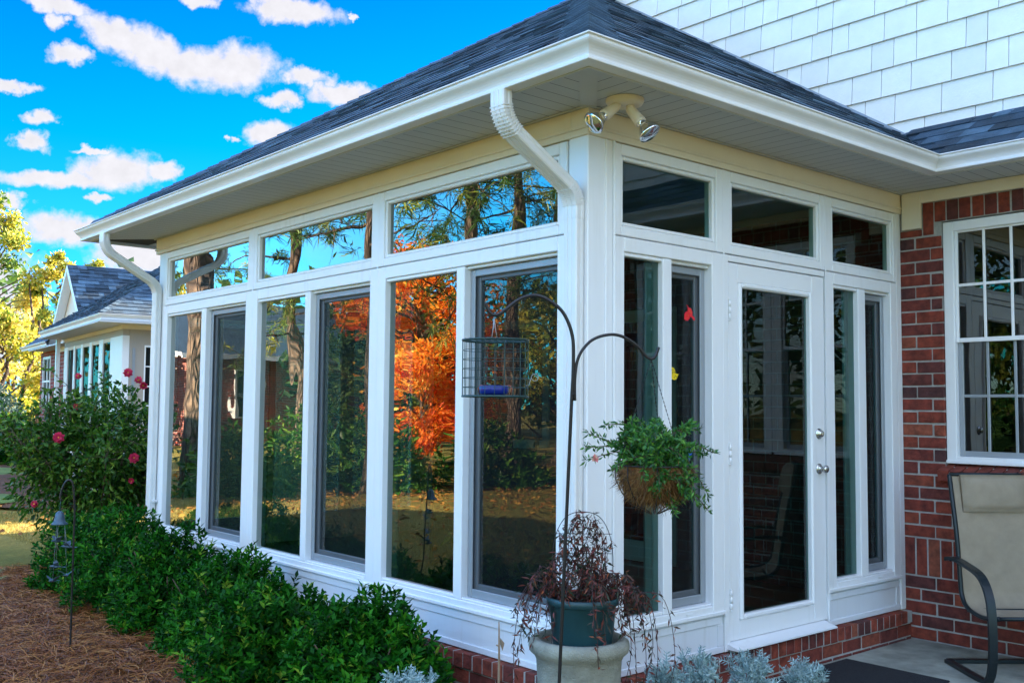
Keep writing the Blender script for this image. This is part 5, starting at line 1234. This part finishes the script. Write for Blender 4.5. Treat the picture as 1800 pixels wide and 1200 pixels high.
m_ = MB(); nbox(m_, 0.556, 7.0, 0.45, 0.56, GZ - .1, 0.9); nbox(m_, 0.556, 0.78, 0.45, 0.56, 0.9, 2.5); nbox(m_, 0.78, 7.0, 0.45, 0.56, 2.2, 2.5); nbox(m_, 1.35, 7.0, 0.45, 0.56, 0.9, 2.2); m_.build('sunroom_side_wall', 'taupe', nb_)
m_ = MB(); nbox(m_, 0.80, 1.33, 0.49, 0.50, 0.92, 2.18); w = m_.build('window', 'farglass', nb_)
m_ = MB(); nbox(m_, 0.78, 0.80, 0.44, 0.489, 0.9, 2.2); nbox(m_, 1.33, 1.35, 0.44, 0.489, 0.9, 2.2); nbox(m_, 0.80, 1.33, 0.441, 0.489, 2.17, 2.2); nbox(m_, 1.055, 1.075, 0.46, 0.489, 0.92, 2.17); 
for z in (1.25, 1.55, 1.86): nbox(m_, 0.80, 1.33, 0.463, 0.488, z, z + 0.018)
m_.build('window_frame', 'white', w)
m_ = MB(); nbox(m_, 0.60, 0.64, 0.435, 0.449, 1.0, 2.15); m_.build('shutter', 'alu', nb_)
m_ = MB(); nbox(m_, 0.43, 0.60, 0.43, 5.05, 2.44, 2.56); nbox(m_, 0.60, 7, 0.43, 0.60, 2.44, 2.56); m_.build('frieze_board', 'cream', nb_)
m_ = MB(); nbox(m_, 0.0, 7, 0.0, 5.1, 2.50, 2.53); nbox(m_, 0.62, 1.2, 5.1, 10.3, 2.50, 2.53); m_.build('soffit', 'soffit', nb_)
# brick part further back
m_ = MB()
def nwall(mb, x, y0, y1, z0, z1): mb.add([NL(x, y0, z0), NL(x, y1, z0), NL(x, y1, z1), NL(x, y0, z1)], [(0, 3, 2, 1)], uv=[(y0, z0), (y1, z0), (y1, z1), (y0, z1)])
nwall(m_, 1.0, 5.1, 9.55, GZ - .1, 2.5); nwall(m_, 1.0, 10.5, 10.9, GZ - .1, 2.5); nwall(m_, 1.0, 9.55, 10.5, GZ - .1, 1.2); nwall(m_, 1.0, 9.55, 10.5, 2.38, 2.5)
m_.add([NL(1.0, 10.9, GZ - .1), NL(8.0, 10.9, GZ - .1), NL(8, 10.9, 2.5), NL(1.0, 10.9, 2.5)], [(0, 1, 2, 3)], uv=[(0, -.3), (7, -.3), (7, 2.5), (0, 2.5)])
m_.add([NL(7.0, 0.6, GZ - .1), NL(7.0, 10.9, GZ - .1), NL(7, 10.9, 2.5), NL(7.0, 0.6, 2.5)], [(0, 1, 2, 3)], uv=[(0, -.3), (10, -.3), (10, 2.5), (0, 2.5)])
m_.build('brick_wall', 'brickwall', nb_)
m_ = MB(); nbox(m_, 1.02, 1.03, 9.55, 10.5, 1.2, 2.38); w = m_.build('window', 'farglass', nb_)
m_ = MB(); nbox(m_, 0.98, 1.019, 9.55, 9.61, 1.2, 2.38); nbox(m_, 0.98, 1.019, 10.44, 10.5, 1.2, 2.38); nbox(m_, 0.98, 1.019, 9.61, 10.44, 2.32, 2.38); nbox(m_, 0.98, 1.019, 9.61, 10.44, 1.2, 1.25); nbox(m_, 0.99, 1.018, 10.0, 10.05, 1.25, 2.32); nbox(m_, 0.992, 1.017, 9.61, 10.44, 1.78, 1.82); m_.build('window_frame', 'white', w)
# roofs
nx3 = (nex[0], nex[1], 0.0); ny3 = (ney[0], ney[1], 0.0)
def nslope(name, p, ex, eu, L, K, c_, li, ri): return shingle_plane(name, nb_, p, ex, eu, L, K, c_, li, ri, butt=0.012)
nslope('roof_slope', NL(0, 0, 2.63), ny3, (nex[0], nex[1], PM), 5.15, 27, 0.10, lambda r: r, lambda r: max(0.0, 0.2 * r) * 0)
nslope('roof_slope', NL(0, 0, 2.63), nx3, (ney[0], ney[1], PM), 9.0, 27, 0.10, lambda r: r, lambda r: 0.0)
m_ = MB(); m_.add([NL(2.70, 2.70, 4.385), NL(2.73, 5.2, 4.40), NL(9, 5.2, 4.40), NL(9, 2.73, 4.40)], [(0, 3, 2, 1)]); m_.build('flat_ridge', 'shingle', nb_)
hipcaps(NL(0, 0, 2.635), (nex[0] + ney[0], nex[1] + ney[1], PM), 36, (ney[0] * .13, ney[1] * .13, -.02), (nex[0] * .13, nex[1] * .13, -.02), nb_)
# cross gable with rake boards
GX, RY, RZ = 0.78, 6.60, 4.15; SL, SR = 0.83, 0.88
nslope('roof_slope', NL(GX - 0.05, RY - 1.36, RZ - 1.36 * SL), nx3, (ney[0], ney[1], SL), 8, 13, 0.1046, lambda r: 0, lambda r: 0)
m_ = MB(); m_.add([NL(GX - .05, RY, RZ), NL(8.7, RY, RZ), NL(8.7, RY + 1.7, RZ - 1.7 * SR), NL(GX - .05, RY + 1.7, RZ - 1.7 * SR)], [(0, 1, 2, 3)]); m_.build('roof_slope', 'shingle', nb_)
m_ = MB(); m_.add([NL(GX + 0.12, RY, RZ - 0.06), NL(GX + 0.12, RY - 1.3, RZ - 1.3 * SL - .06), NL(GX + 0.12, RY - 1.3, 2.4), NL(GX + 0.12, RY + 1.6, 2.4), NL(GX + 0.12, RY + 1.6, RZ - 1.6 * SR - .06)], [(0, 1, 2, 3, 4)]); m_.build('gable_wall', 'cream', nb_)
m_ = MB(); P4 = lambda y, z: NL(GX - 0.055, y, z)
for (ya, za, yb, zb_) in ((RY - 1.36, RZ - 1.36 * SL, RY, RZ), (RY, RZ, RY + 1.7, RZ - 1.7 * SR)):
    V = [NL(GX - .06, ya, za - .01), NL(GX - .06, yb, zb_ - .01), NL(GX - .06, yb, zb_ - .13), NL(GX - .06, ya, za - .13), NL(GX + .11, ya, za - .01), NL(GX + .11, yb, zb_ - .01), NL(GX + .11, yb, zb_ - .13), NL(GX + .11, ya, za - .13)]
    m_.add(V, [(0, 1, 2, 3), (7, 6, 5, 4), (3, 2, 6, 7), (0, 4, 5, 1)])
m_.build('rake_board', 'white', nb_)
# lower hip at the back
m_ = MB(); a = [NL(0.58, 7.9, 2.6), NL(0.58, 11.3, 2.6), NL(9.0, 11.3, 2.6), NL(2.2, 9.6, 3.85), NL(7, 9.6, 3.85), NL(1.9, 7.9, 3.85)]
m_.add(a, [(0, 5, 3, 1), (1, 3, 4, 2)]); m_.build('rear_hip_roof', 'shingle', nb_)
def ngutter(pts):
    g_ = gutter_run([NL(*p, 0)[:2] for p in pts], nb_, out_sign=1, z=2.535); return g_
ngutter([(7.0, 0.10), (0.10, 0.10), (0.10, 5.1)][::1] if False else [(0.10, 5.12), (0.10, 0.10), (7.0, 0.10)][::-1][::-1])
ngutter([(0.68, 11.3), (0.68, 7.95)])
m_ = MB(); nbox(m_, 0.30, 0.37, 4.98, 5.06, GZ, 2.52); m_.build('downspout', 'gutter', nb_)

# ================================================================== trees
def bark_tube(mb, p0, p1, r0, r1, bend=0.3, seg=8, n=12):
    p0, p1 = np.array(p0, float), np.array(p1, float); pts, rs = [], []
    off = np.random.default_rng(int(abs(p0[0] * 97 + p0[1] * 13)) + 1).normal(size=(seg + 1, 3)) * bend * 0.05
    for i in range(seg + 1): s = i / seg; pts.append(p0 + (p1 - p0) * s + off[i] * [1, 1, 0] * math.sin(math.pi * s) * 2); rs.append((r0 + (r1 - r0) * s) * (1.25 if i == 0 else 1))
    mb.tube(pts, rs, n); return pts
def pine(loc, h, r0, crown0, seed, label, nb=34, *,  tuft=(0.16, 0.30), lean=(0, 0), group='tall pines across the lawn', spread=2.6):
    r = np.random.default_rng(seed); x, y = loc; z0 = GZ - 0.1 + (0.012 * (y - 14) if y > 14 else 0)
    t = thing('pine_tree', label, 'tree', (x, y, z0), group); m_ = MB()
    top = np.array([x + lean[0], y + lean[1], z0 + h]); pts = bark_tube(m_, (x, y, z0), top, r0, r0 * 0.25, 0.8, 12, 14)
    m_.build('trunk', 'bark', t); m_ = MB(); Cs = []
    for k in range(int(nb * 0.72)):
        s = r.uniform(crown0, 0.98); b = np.array([x, y, z0]) + (top - np.array([x, y, z0])) * s; a = r.uniform(0, TAU); L = spread * (1.15 - 0.75 * s) * r.uniform(0.6, 1.15)
        e = b + np.array([math.cos(a), math.sin(a), 0]) * L + [0, 0, r.uniform(-0.9, 0.5)]; mid = (b + e) / 2 + [0, 0, r.uniform(-0.1, 0.35)]
        m_.tube([b, mid, e], [0.035, 0.020, 0.008], 5)
        for q in range(13):
            u_ = r.uniform(0.25, 1.05); c_ = b * (1 - u_) ** 2 + 2 * mid * u_ * (1 - u_) + e * u_ ** 2 if u_ <= 1 else e; c_ = c_ + r.normal(size=3) * 0.28; m_.tube([(b + (e - b) * min(u_, 0.95)), c_], [0.010, 0.005], 4); Cs.append(c_)
    m_.build('limb', 'bark', t); Cs = np.array(Cs); nn = 30
    P = np.repeat(Cs, nn, 0) + r.normal(size=(len(Cs) * nn, 3)) * 0.035; D = r.normal(size=P.shape) + [0, 0, 0.15]
    tint = np.clip(np.repeat(r.normal(0.42, 0.2, len(Cs)), nn) + r.normal(0, 0.1, len(P)) + np.where(np.repeat(r.random(len(Cs)), nn) < 0.16, 0.45, 0), 0, 1)
    leafmesh('crown', *leaves(P, D, r.uniform(*tuft, len(P)), 0.020, fold=0.0, droop=0.35, tint=tint), 'pineleaf', t); return t
def broadleaf(name, loc, h, rad, seed, label, mat, n=7000, leaf=(0.10, 0.2), group=None, crown0=0.25, lumps=26, trunk=0.14, sparse=1.0, flat_=1.0, stems=1):
    r = np.random.default_rng(seed); x, y = loc; z0 = GZ - 0.1 + (0.012 * (y - 14) if y > 14 else 0); t = thing(name, label, 'tree', (x, y, z0), group)
    m_ = MB(); tops = []
    for s_ in range(stems):
        bx = x + (r.normal() * 0.4 if stems > 1 else 0); tp = (bx + r.normal() * 0.3, y + r.normal() * 0.3, z0 + h * 0.9); bark_tube(m_, (bx, y, z0), tp, trunk, trunk * 0.15, 0.8, 10, 9)
    m_.build('trunk', 'bark', t); m_ = MB(); C = []
    for k in range(lumps):
        s = crown0 + (1 - crown0) * (k + 0.5) / lumps; wid = rad * math.sin(math.pi * min(1, max(0.08, (s - crown0) / (1 - crown0) * 0.82 + 0.14))) ** 0.7
        a = r.uniform(0, TAU); q = wid * math.sqrt(r.uniform(0.1, 1)); c_ = np.array([x + q * math.cos(a), y + q * math.sin(a), z0 + h * s]); C.append(c_)
        m_.tube([(x, y, c_[2] - rad * 0.35), (np.array([x, y, c_[2] - rad * 0.2]) + c_) / 2, c_], [trunk * 0.3, trunk * 0.18, 0.01], 5)
    m_.build('limb', 'bark', t); C = np.array(C); i = r.integers(0, len(C), n); sz = r.uniform(0.16, 0.34, len(C))[i][:, None] * rad
    G = unit(r.normal(size=(n, 3))) * (r.random((n, 1)) ** 0.45) * sz * [1.15, 1.15, 0.8]
    P = C[i] + G; k = r.random(n) < sparse; P = P[k]; i = i[k]
    tint = np.clip(r.normal(0.5, 0.2, len(C))[i] + r.normal(0, 0.2, len(P)), 0, 1)
    leafmesh('crown', *leaves(P, r.normal(size=P.shape), r.uniform(*leaf, len(P)), r.uniform(leaf[0] * 0.6, leaf[1] * 0.6, len(P)), tint=tint), mat, t); return t

YG = 'bright autumn trees beyond the lawn'
for i, (x, y, h, rad, mt, lab, n) in enumerate(((6.9, 39.5, 9.4, 2.1, 'yellowtree', 'tall sunlit yellow tree at the far left edge of the picture', 7000), (8.9, 38.5, 7.3, 1.15, 'yellowtree', 'yellow tree standing between the tall left one and the neighbour gable', 5500), (6.6, 47.5, 9.0, 3.0, 'greentree', 'taller green and yellow tree behind the yellow trees', 7000), (5.4, 32.0, 4.6, 1.9, 'yellowtree', 'low golden tree glowing in the sun above the hedges', 6500), (12.4, 44.5, 7.9, 1.3, 'yellowtree', 'small yellow treetop showing over the neighbour roof ridge', 4500), (10.4, 48.0, 6.6, 2.0, 'yellowtree', 'pale yellow tree hidden mostly behind the neighbour gable', 5000), (13.2, 55.0, 6.2, 3.0, 'greentree', 'distant green tree low behind the neighbour roof', 4000))):
    broadleaf('autumn_tree', (x, y), h, rad, 60 + i, lab, mt, n, (0.12, 0.24), YG, 0.10, 30, 0.12, stems=2)
for i, (x, y, h, rx, mt, lab, n) in enumerate(((3.3, 23.5, 1.15, 1.1, 'hedge', 'dark evergreen hedge shrub across the lawn at the far left', 5000), (4.6, 24.2, 1.05, 0.9, 'hedge', 'dark evergreen shrub beside the far hedge nearer the neighbour house', 4000), (3.9, 27.5, 2.0, 1.3, 'bluegreen', 'blue-green rounded shrub behind the dark hedge', 5000), (2.2, 26.5, 1.9, 1.4, 'bluegreen', 'large blue-green shrub at the extreme left edge', 4500))):
    shrub('background_shrub', lab, 'shrub', (x, y, GZ + 0.1), rx, rx, h, n, mt, 'shrubs across the lawn', (0.10, 0.2), (0.05, 0.09), 80 + i, upright=0.3, stems=False)
for i, (x, y, h, rx) in enumerate(((-4.6, 13.2, 1.2, 1.0), (-7.0, 12.6, 1.3, 1.2), (-9.6, 12.2, 1.2, 1.2), (-12.5, 11.5, 1.4, 1.3), (-7.6, 15.6, 1.6, 1.4))):  # shrubs added to darken the lawn mirrored beyond the sunlit strip
    shrub('background_shrub', ['low evergreen shrub beside the thick mirrored pine', 'low evergreen shrub left of the mirrored maple', 'low evergreen shrub in front of the mirrored maple', 'low evergreen shrub right of the mirrored maple', 'taller evergreen shrub behind the mirrored lawn strip'][i], 'shrub', (x, y, GZ), rx, rx, h, 3500, 'camellia', 'shrubs across the lawn', (0.10, 0.2), (0.04, 0.08), 180 + i, upright=0.3, stems=False)
# trees on the lawn side that the windows mirror
broadleaf('maple_tree', (-11.6, 17.6), 5.6, 2.05, 91, 'orange maple mirrored in the middle window of the long glass wall', 'maple', 19000, (0.09, 0.17), None, 0.12, 84, 0.12)
pine((-4.4, 14.6), 15, 0.27, 0.42, 1, 'thick pine trunk mirrored in the far left window', 26, spread=3.0)
pine((-8.4, 11.6), 13, 0.16, 0.26, 2, 'slender pine mirrored in the transom nearest the corner', 40)
pine((-6.4, 12.0), 14, 0.15, 0.30, 3, 'pine with drooping needles mirrored in the middle transom', 40)
pine((-11.5, 14.0), 15, 0.20, 0.22, 4, 'pine mirrored at the left of the nearest transom', 44)
pine((-9.8, 20.5), 14, 0.20, 0.20, 6, 'leaning pine behind the maple across the lawn', 40, lean=(1.2, 0))
pine((-14.5, 15.5), 17, 0.24, 0.22, 7, 'pine mirrored behind the bird feeder', 40)
pine((-6.3, 24.0), 13, 0.20, 0.30, 8, 'pine mirrored in the far left transom', 30)
for i, (x, y, h, rad, mt, lab) in enumerate(((-16, 26, 5.5, 3.0, 'greentree', 'green tree far behind the maple across the lawn'), (-21, 17, 5.5, 3.0, 'yellowtree', 'yellow tree at the west edge of the lawn'), (-22, 9, 7, 3.4, 'greentree', 'broad green tree west of the camera'), (-20, 1, 9, 3.4, 'yellowtree', 'golden tree west of the patio'), (-19, -8, 10, 3.6, 'greentree', 'green tree behind the camera to the west'), (-26, 28, 6, 3.4, 'yellowtree', 'far yellow tree in the northwest'), (-8, 38, 6.5, 3.2, 'greentree', 'green tree north of the lawn'), (-14, 42, 7, 3.6, 'yellowtree', 'yellow tree north of the far house'), (-10, -14, 10, 3.6, 'greentree', 'green tree behind the camera to the south'), (0, -18, 9, 3.4, 'yellowtree', 'golden tree south of the patio'))):
    broadleaf('lawn_tree', (x, y), h, rad, 120 + i, lab, mt, 4500, (0.2, 0.4), 'trees ringing the lawn', 0.15, 30, 0.18)
# far wood closing the horizon
r = np.random.default_rng(200); nC = 520; a = r.uniform(0, TAU, nC); rad = r.uniform(62, 78, nC); hh = r.uniform(2.5, 8.5, nC)
C = np.stack([np.cos(a) * rad, np.sin(a) * rad + 12, hh + 0.3], 1); n = 30000; i = r.integers(0, nC, n)
P = C[i] + unit(r.normal(size=(n, 3))) * (r.random((n, 1)) ** 0.4) * [2.6, 2.6, 2.2]; P[:, 2] = np.maximum(P[:, 2] * (r.random(n) < 0.8) + r.uniform(0, 3, n) * 1.0, 0.3)
tag(leafmesh('far_woods', *leaves(P, r.normal(size=P.shape), r.uniform(0.5, 1.0, n), r.uniform(0.35, 0.7, n), tint=np.clip(r.normal(0.45, 0.25, nC)[i], 0, 1)), 'greentree'), kind='stuff')
for i, (x, y, h) in enumerate(((17.0, 13.2, 9.0), (19.0, 17.8, 10.5), (17.0, 21.5, 10.0))):  # evergreens added out of view to keep sun off the neighbour roof
    broadleaf('lawn_tree', (x, y), h, 2.3, 150 + i, ['dense evergreen east of the neighbour house, nearest of three', 'dense evergreen east of the neighbour house, middle of three', 'dense evergreen east of the neighbour house, farthest of three'][i], 'greentree', 9000, (0.3, 0.5), 'trees ringing the lawn', 0.05, 40, 0.2)
broadleaf('lawn_tree', (-6.2, 31.0), 5.2, 2.2, 171, 'low dense evergreen east of the far house across the lawn', 'greentree', 6000, (0.2, 0.35), 'trees ringing the lawn', 0.04, 34, 0.14)  # evergreen added to keep sun off the far house's east wall
# house across the lawn, mirrored in the far windows
fh = thing('distant_house', 'low brick house with cream gable across the lawn mirrored in the far left window', 'house', (-15, 33, 0))
def fb(mb, a, uvs=None): mb.box(*a)
m_ = MB(); z0 = -0.2
for (V, uvw) in (([(-21, 29, z0), (-10.2, 29, z0), (-10.2, 29, 3.0), (-21, 29, 3.0)], 10.8), ([(-10.2, 29, z0), (-10.2, 37, z0), (-10.2, 37, 3.0), (-10.2, 29, 3.0)], 8), ([(-21, 37, z0), (-21, 29, z0), (-21, 29, 3.0), (-21, 37, 3.0)], 8), ([(-10.2, 37, z0), (-21, 37, z0), (-21, 37, 3.0), (-10.2, 37, 3.0)], 10.8)):
    m_.add(V, [(0, 1, 2, 3)], uv=[(0, 0), (uvw, 0), (uvw, 3.2), (0, 3.2)])
m_.build('brick_wall', 'brickwall', fh)
m_ = MB(); m_.add([(-21.5, 28.5, 3.0), (-9.7, 28.5, 3.0), (-9.7, 33, 5.2), (-21.5, 33, 5.2), (-9.7, 37.5, 3.0), (-21.5, 37.5, 3.0)], [(0, 1, 2, 3), (3, 2, 4, 5)]); m_.build('roof', 'shingle', fh)
m_ = MB(); m_.add([(-10.1, 29, 3.0), (-10.1, 37, 3.0), (-10.1, 33, 4.95)], [(0, 1, 2)]); m_.build('gable_wall', 'cream', fh)
m_ = MB(); m_.box(-21.5, -9.7, 28.42, 28.5, 2.85, 3.03); m_.box(-9.78, -9.62, 28.5, 37.5, 2.9, 3.02); m_.build('fascia', 'white', fh)
for x in (-19.5, -16.5, -13):
    m_ = MB(); m_.box(x, x + 1.1, 28.94, 28.99, 0.9, 2.4); w = m_.build('window', 'oldglass', fh)
    m_ = MB(); m_.box(x - .07, x, 28.92, 29.0, 0.85, 2.45); m_.box(x + 1.1, x + 1.17, 28.92, 29.0, 0.85, 2.45); m_.box(x, x + 1.1, 28.92, 29.0, 2.4, 2.45); m_.box(x, x + 1.1, 28.92, 29.0, 0.85, 0.9); m_.build('window_frame', 'white', w)

# ================================================================== sky
SUN_AZ, SUN_EL = 90.5, 20.5       # azimuth clockwise from +Y
world = bpy.data.worlds.new("World"); SC.world = world; world.use_nodes = True
nt = world.node_tree; nt.nodes.clear(); L = nt.links
wo = N(nt, 'ShaderNodeOutputWorld'); bg = N(nt, 'ShaderNodeBackground'); bg.inputs[1].default_value = 0.10
sky = N(nt, 'ShaderNodeTexSky'); sky.sky_type = 'NISHITA'; sky.sun_disc = False; sky.sun_elevation = R(SUN_EL); sky.sun_rotation = R(SUN_AZ); sky.air_density = 1.0; sky.dust_density = 0.3; sky.ozone_density = 2.0
tc = N(nt, 'ShaderNodeTexCoord'); sp = N(nt, 'ShaderNodeSeparateXYZ'); L.new(tc.outputs['Generated'], sp.inputs[0])
def math_(op, a, b=None, clamp=False):
    n = N(nt, 'ShaderNodeMath', operation=op); n.use_clamp = clamp
    for i, v in enumerate((a, b)):
        if v is None: continue
        if isinstance(v, (int, float)): n.inputs[i].default_value = v
        else: L.new(v, n.inputs[i])
    return n.outputs[0]
az = math_('MULTIPLY', math_('ARCTAN2', sp.outputs[0], sp.outputs[1]), 57.29578); el = math_('MULTIPLY', math_('ARCSINE', sp.outputs[2]), 57.29578)
cb = N(nt, 'ShaderNodeCombineXYZ'); L.new(az, cb.inputs[0]); L.new(el, cb.inputs[1])
nw = N(nt, 'ShaderNodeTexNoise', inp={'Scale': 0.9, 'Detail': 5.0, 'Roughness': 0.6}); L.new(cb.outputs[0], nw.inputs['Vector'])
ws = N(nt, 'ShaderNodeVectorMath', operation='SUBTRACT'); ws.inputs[1].default_value = (0.5, 0.5, 0.5); L.new(nw.outputs['Color'], ws.inputs[0])
wm = N(nt, 'ShaderNodeVectorMath', operation='MULTIPLY'); wm.inputs[1].default_value = (2.5, 1.3, 0); L.new(ws.outputs[0], wm.inputs[0])
wa = N(nt, 'ShaderNodeVectorMath', operation='ADD'); L.new(cb.outputs[0], wa.inputs[0]); L.new(wm.outputs[0], wa.inputs[1])
CL = [(18.8, 19.06, 1.99, 0.81, -16), (20.55, 18.49, 1.97, 1.05, -14), (22.48, 17.91, 1.76, 0.94, -4), (24.59, 18.06, 2.5, 1.11, 8), (16.6, 17.81, 0.96, 0.47, 8), (28.22, 21.22, 2.31, 0.58, 0), (26.71, 21.37, 0.94, 0.74, 6), (28.93, 17.91, 1.35, 0.42, -1), (30.86, 17.19, 1.84, 0.54, 3), (27.55, 16.68, 0.96, 0.42, 4), (26.98, 14.83, 1.27, 0.6, 9), (19.03, 12.25, 2.02, 0.94, 5), (16.28, 11.55, 3.13, 0.43, 3), (21.33, 12.36, 0.86, 0.48, 5), (15.28, 14.49, 0.92, 0.34, 7), (14.87, 13.26, 0.86, 0.42, 7), (17.68, 13.17, 0.82, 0.17, 6), (13.72, 15.85, 1.4, 0.25, 3), (13.88, 10.3, 0.83, 0.43, 6), (15.82, 20.11, 1.54, 0.39, -1), (15.72, 19.36, 0.52, 0.43, 9), (22.83, 21.22, 0.9, 0.34, 7), (16.51, 9.04, 2.17, 0.82, -4), (20.3, 8.0, 2.3, 1.1, 3), (18.16, 10.76, 0.55, 0.21, 5), (24.93, 14.32, 0.35, 0.15, 4), (31.67, 21.24, 0.24, 0.15, 4), (12.6, 4.2, 3.2, 4.0, 0)]
acc = None
for (a, e, l1, l2, ang) in CL:
    mp = N(nt, 'ShaderNodeMapping', vector_type='TEXTURE'); mp.inputs['Location'].default_value = (a, e, 0); mp.inputs['Rotation'].default_value = (0, 0, R(ang)); mp.inputs['Scale'].default_value = (l1 * 1.22 / math.cos(R(e)), l2 * 1.22, 1)
    L.new(wa.outputs[0], mp.inputs[0]); ln = N(nt, 'ShaderNodeVectorMath', operation='LENGTH'); L.new(mp.outputs[0], ln.inputs[0]); d = math_('SUBTRACT', 1.0, ln.outputs['Value'])
    acc = d if acc is None else math_('MAXIMUM', acc, d)
nf = N(nt, 'ShaderNodeTexNoise', inp={'Scale': 1.1, 'Detail': 9.0, 'Roughness': 0.60}); L.new(cb.outputs[0], nf.inputs['Vector'])
fld = math_('ADD', math_('MULTIPLY', acc, 1.25), math_('MULTIPLY', math_('SUBTRACT', nf.outputs[0], 0.5), 1.0))
sm = N(nt, 'ShaderNodeMapRange', interpolation_type='SMOOTHSTEP', inp={'From Min': -0.10, 'From Max': 0.62}); L.new(fld, sm.inputs['Value'])
# broken cloud over the rest of the sky, made brighter out of view to light the shaded walls
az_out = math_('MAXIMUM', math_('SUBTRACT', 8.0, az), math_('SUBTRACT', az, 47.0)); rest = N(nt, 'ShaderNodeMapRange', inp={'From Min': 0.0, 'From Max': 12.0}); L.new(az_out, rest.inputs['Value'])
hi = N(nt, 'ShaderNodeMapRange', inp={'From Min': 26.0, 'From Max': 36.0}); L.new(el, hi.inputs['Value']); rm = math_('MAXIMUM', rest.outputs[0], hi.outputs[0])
ng = N(nt, 'ShaderNodeTexNoise', inp={'Scale': 2.6, 'Detail': 7.0, 'Roughness': 0.6}); L.new(tc.outputs['Generated'], ng.inputs['Vector'])
gs = N(nt, 'ShaderNodeMapRange', interpolation_type='SMOOTHSTEP', inp={'From Min': 0.42, 'From Max': 0.64}); L.new(ng.outputs[0], gs.inputs['Value'])
# the north-west sky low over the lawn is clearer than the rest
zw1 = N(nt, 'ShaderNodeMapRange', inp={'From Min': 36.0, 'From Max': 52.0, 'To Min': 1.0, 'To Max': 0.0}); L.new(math_('ABSOLUTE', math_('ADD', az, 32.0)), zw1.inputs['Value'])
zw2 = N(nt, 'ShaderNodeMapRange', inp={'From Min': 18.0, 'From Max': 27.0, 'To Min': 1.0, 'To Max': 0.0}); L.new(el, zw2.inputs['Value'])
zw = math_('MULTIPLY', zw1.outputs[0], zw2.outputs[0])
restc = math_('MULTIPLY', math_('MULTIPLY', gs.outputs[0], rm), math_('SUBTRACT', 1.0, math_('MULTIPLY', zw, 0.72))); cloud = math_('MAXIMUM', sm.outputs[0], restc, True)
tint = N(nt, 'ShaderNodeVectorMath', operation='MULTIPLY'); L.new(sky.outputs[0], tint.inputs[0]); eg = N(nt, 'ShaderNodeMapRange', inp={'From Min': 5.0, 'From Max': 23.0}); L.new(el, eg.inputs['Value']); tg = ramp(nt, eg.outputs[0], [(0.0, (0.03, 0.27, 0.62)), (0.5, (0.0, 0.235, 0.62)), (1.0, (0.0, 0.165, 0.60))]); L.new(tg.outputs[0], tint.inputs[1])
cc = N(nt, 'ShaderNodeRGB'); cc.outputs[0].default_value = (1.10, 1.09, 1.16, 1)
cshade = N(nt, 'ShaderNodeMapRange', inp={'From Min': 0.3, 'From Max': 0.75, 'To Min': 0.97, 'To Max': 1.12}); L.new(nf.outputs[0], cshade.inputs['Value'])
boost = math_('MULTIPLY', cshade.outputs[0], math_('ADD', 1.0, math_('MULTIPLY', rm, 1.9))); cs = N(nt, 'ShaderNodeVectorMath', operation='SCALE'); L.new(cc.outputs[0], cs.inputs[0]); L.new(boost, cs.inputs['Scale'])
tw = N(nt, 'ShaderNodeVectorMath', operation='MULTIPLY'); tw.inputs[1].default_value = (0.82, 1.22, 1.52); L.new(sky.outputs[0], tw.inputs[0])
tz = N(nt, 'ShaderNodeVectorMath', operation='MULTIPLY'); tz.inputs[1].default_value = (0.10, 1.10, 1.75); L.new(sky.outputs[0], tz.inputs[0])
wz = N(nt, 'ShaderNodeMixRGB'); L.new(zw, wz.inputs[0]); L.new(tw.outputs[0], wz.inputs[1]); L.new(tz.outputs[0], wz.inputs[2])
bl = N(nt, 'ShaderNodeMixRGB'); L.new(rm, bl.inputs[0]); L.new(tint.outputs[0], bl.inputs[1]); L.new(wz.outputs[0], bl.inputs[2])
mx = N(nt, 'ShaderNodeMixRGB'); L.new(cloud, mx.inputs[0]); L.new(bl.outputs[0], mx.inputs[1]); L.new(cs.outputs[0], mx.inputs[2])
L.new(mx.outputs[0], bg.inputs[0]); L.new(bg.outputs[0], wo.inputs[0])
world.cycles.sampling_method = 'MANUAL'; world.cycles.sample_map_resolution = 512

sl = bpy.data.lights.new('sun', 'SUN'); sl.energy = 5.0; sl.angle = R(0.5); sl.color = (1.0, 0.86, 0.62); so = bpy.data.objects.new('sun', sl); COL.objects.link(so)
sd = Vector((math.cos(R(SUN_EL)) * math.sin(R(SUN_AZ)), math.cos(R(SUN_EL)) * math.cos(R(SUN_AZ)), math.sin(R(SUN_EL)))); so.rotation_euler = sd.to_track_quat('Z', 'Y').to_euler(); so.location = (20, 5, 12)

# ================================================================== camera
cd = bpy.data.cameras.new('camera'); co = bpy.data.objects.new('camera', cd); COL.objects.link(co); SC.camera = co
yaw, pit, rol = 0.71111353, 0.0654123, 0.00873347
f = Vector((math.cos(pit) * math.sin(yaw), math.cos(pit) * math.cos(yaw), math.sin(pit))); rr_ = Vector((math.cos(yaw), -math.sin(yaw), 0)); uu_ = rr_.cross(f)
r2 = math.cos(rol) * rr_ + math.sin(rol) * uu_; u2 = -math.sin(rol) * rr_ + math.cos(rol) * uu_
from mathutils import Matrix
co.matrix_world = Matrix(((r2[0], u2[0], -f[0], -3.37701), (r2[1], u2[1], -f[1], -3.373919), (r2[2], u2[2], -f[2], 1.277248), (0, 0, 0, 1)))
cd.sensor_width = 36.0; cd.lens = 36.0 * 1775.0 / 1800.0; cd.clip_start = 0.05; cd.clip_end = 2000
SC.view_settings.view_transform = 'Standard'; SC.view_settings.look = 'None'; SC.view_settings.gamma = 1.0; SC.view_settings.exposure = 2.98
SC.cycles.max_bounces = 8; SC.cycles.transparent_max_bounces = 16; SC.cycles.glossy_bounces = 4; SC.cycles.diffuse_bounces = 4
